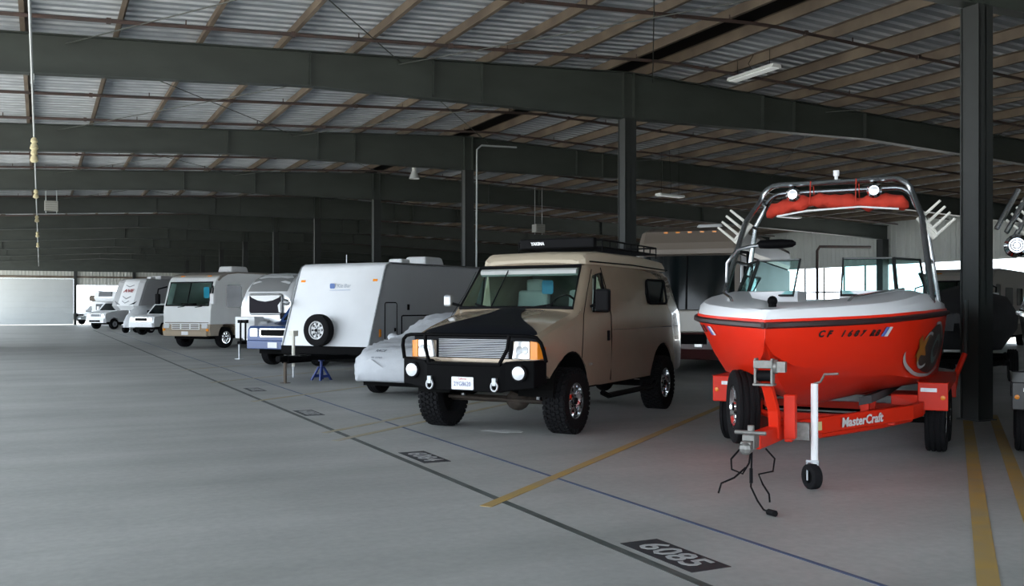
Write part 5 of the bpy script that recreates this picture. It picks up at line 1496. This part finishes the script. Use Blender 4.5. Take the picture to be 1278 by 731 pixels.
def from_px(px, y_world):
    """X on the plane Y = y_world seen at pixel column px"""
    t = (px - 639) / F_PX
    return y_world * (SA + t * CA) / (CA - t * SA)
x = from_px(940, 16.4)
strip_light(hang(x, 16.4, .35), math.pi / 2, 'white strip light hung above the red boat on a dangling cord', 1.5, .42)
x = from_px(380, 46.5); strip_light(hang(x, 46.5, 1.05), 0, 'white strip light deep in the hall over the white travel trailer', 1.6, 1.1)
x = from_px(985, 31.0); strip_light(hang(x, 31.0, 1.1), .1, 'white strip light hung beyond the boat tower', 1.3, 1.2)
x = from_px(815, 27.5); strip_light(hang(x, 26.5, 1.5), .2, 'white strip light above the brown-topped motor coach', 1.2, 1.6)
def bay_lamp(loc, label):
    o = empty('high_bay_lamp', loc, 0, label, 'light')
    MB().lathe([(.07, .22), (.10, .20), (.12, .14), (.20, -.06), (.19, -.06), (.11, .12), (.06, .18)], (0, 0, 0), 'Z', 16, closed=True).build('reflector', mat('grey_reflector', (.62, .65, .65), .35), o, smooth=True)
    MB().cyl((0, 0, .2), (0, 0, .40), .09, 10).build('ballast', M_lampw, o, smooth=True)
    MB().cyl((0, 0, .4), (0, 0, .75), .008, 5).build('hanger', M_blackp, o)
    return o
x = from_px(517, 33.5); bay_lamp(Vector((x, 33.5, CAM_H + (384 - 221) / F_PX * (SA * x + CA * 33.5))), 'bell-shaped high bay lamp hung under the roof between two columns')
# two conduits running down the hall with pale yellow junction bells
xc = -.12
for (dx, z) in ((0.0, 5.46),):
    o = MB().tube([(xc + dx, YB + 1, z), (xc + dx, YE - 1, z)], .022, 6).build('conduit', M_cond, smooth=True)
    tag(o, 'grey conduit running the length of the hall under the beams', 'pipe')
    k = MB()
    for y in frames_y[1:-1]: k.bx(xc + dx - .03, xc + dx + .03, y - .04, y + .04, z, ztop(xc) - depth(xc))
    k.build('conduit_clamp', M_cond, o)
M_yel = mat('aged_yellow_plastic', (.62, .55, .34), .5)
bells = [(24.2, 'pair of aged yellow bell sockets on the conduit, nearest to the first beams', 2), (34.8, 'aged yellow bell socket on the conduit between the second and third beams', 1), (44.5, 'small yellow bell socket on the conduit just before the fourth beam', 1), (54.0, 'small yellow bell socket on the conduit just before the fifth beam', 1), (63.0, 'small yellow bell socket on the conduit just before the sixth beam', 1)]
for (y, lab, n) in bells:
    o = empty('bell_socket', (xc, y, 5.437), 0, lab, 'fixture', 'bell sockets on the conduit' if 'far' in lab else None)
    for i in range(n):
        MB().lathe([(.03, .0), (.06, -.03), (.075, -.10), (.045, -.13), (.07, -.17), (.09, -.25), (.05, -.29), (0, -.30)], (0, i * .0, -i * .27), 'Z', 12).build('bell', M_yel, o, smooth=True)
# grey boxes hung on rods
def hung_box(px, y, py, label):
    x = from_px(px, y); z = SA * x + CA * y
    h = CAM_H + (HORIZON - py) / F_PX * z
    o = empty('hanging_heater', (x, y, h), 0, label, 'heater')
    MB().bx(-.22, .22, -.2, .2, -.17, .17).build('cabinet', mat('heater_grey', (.28, .28, .25), .5), o, bevel=.02)
    for i in range(4): MB().bx(-.18, .18, -.215, -.2, -.14 + i * .075, -.10 + i * .075).build('louvre', mat('heater_louvre', (.20, .20, .18), .5), o)
    for s in (-1, 1): MB().cyl((s * .17, 0, -.26), (s * .17, 0, ztop(x) + .24 - h), .015, 6).build('rod', M_cond, o)
    return o
hung_box(64, 37.2, 257, 'grey unit heater hung on rods under the roof at the open side')
hung_box(672, 36.0, 285, 'grey unit heater hung on rods above the tan van')
# conduit bent down beside the second ridge column
yy = Y0 + 2 * BAY - .22
o = MB().tube([(RX + 1.6, yy, ZR - .25), (RX + .38, yy, ZR - .28), (RX + .22, yy, ZR - .42), (RX + .20, yy, 1.2)], .03, 8).build('conduit', M_cond, smooth=True)
tag(o, 'grey conduit bent down beside the column behind the white travel trailer', 'pipe')
# sprinkler riser near the side wall
xr, yr = 33.0, 33.0
o = MB().tube([(from_px(1020, 34.5), 34.5, 0), (from_px(1020, 34.5), 34.5, 4.3), (from_px(1020, 34.5) + .15, 34.5, 4.5), (from_px(1020, 34.5) + 3.2, 34.3, 4.55)], .07, 8).build('riser_pipe', M_pipe, smooth=True)
tag(o, 'rust-red sprinkler riser pipe in front of the side wall', 'pipe')
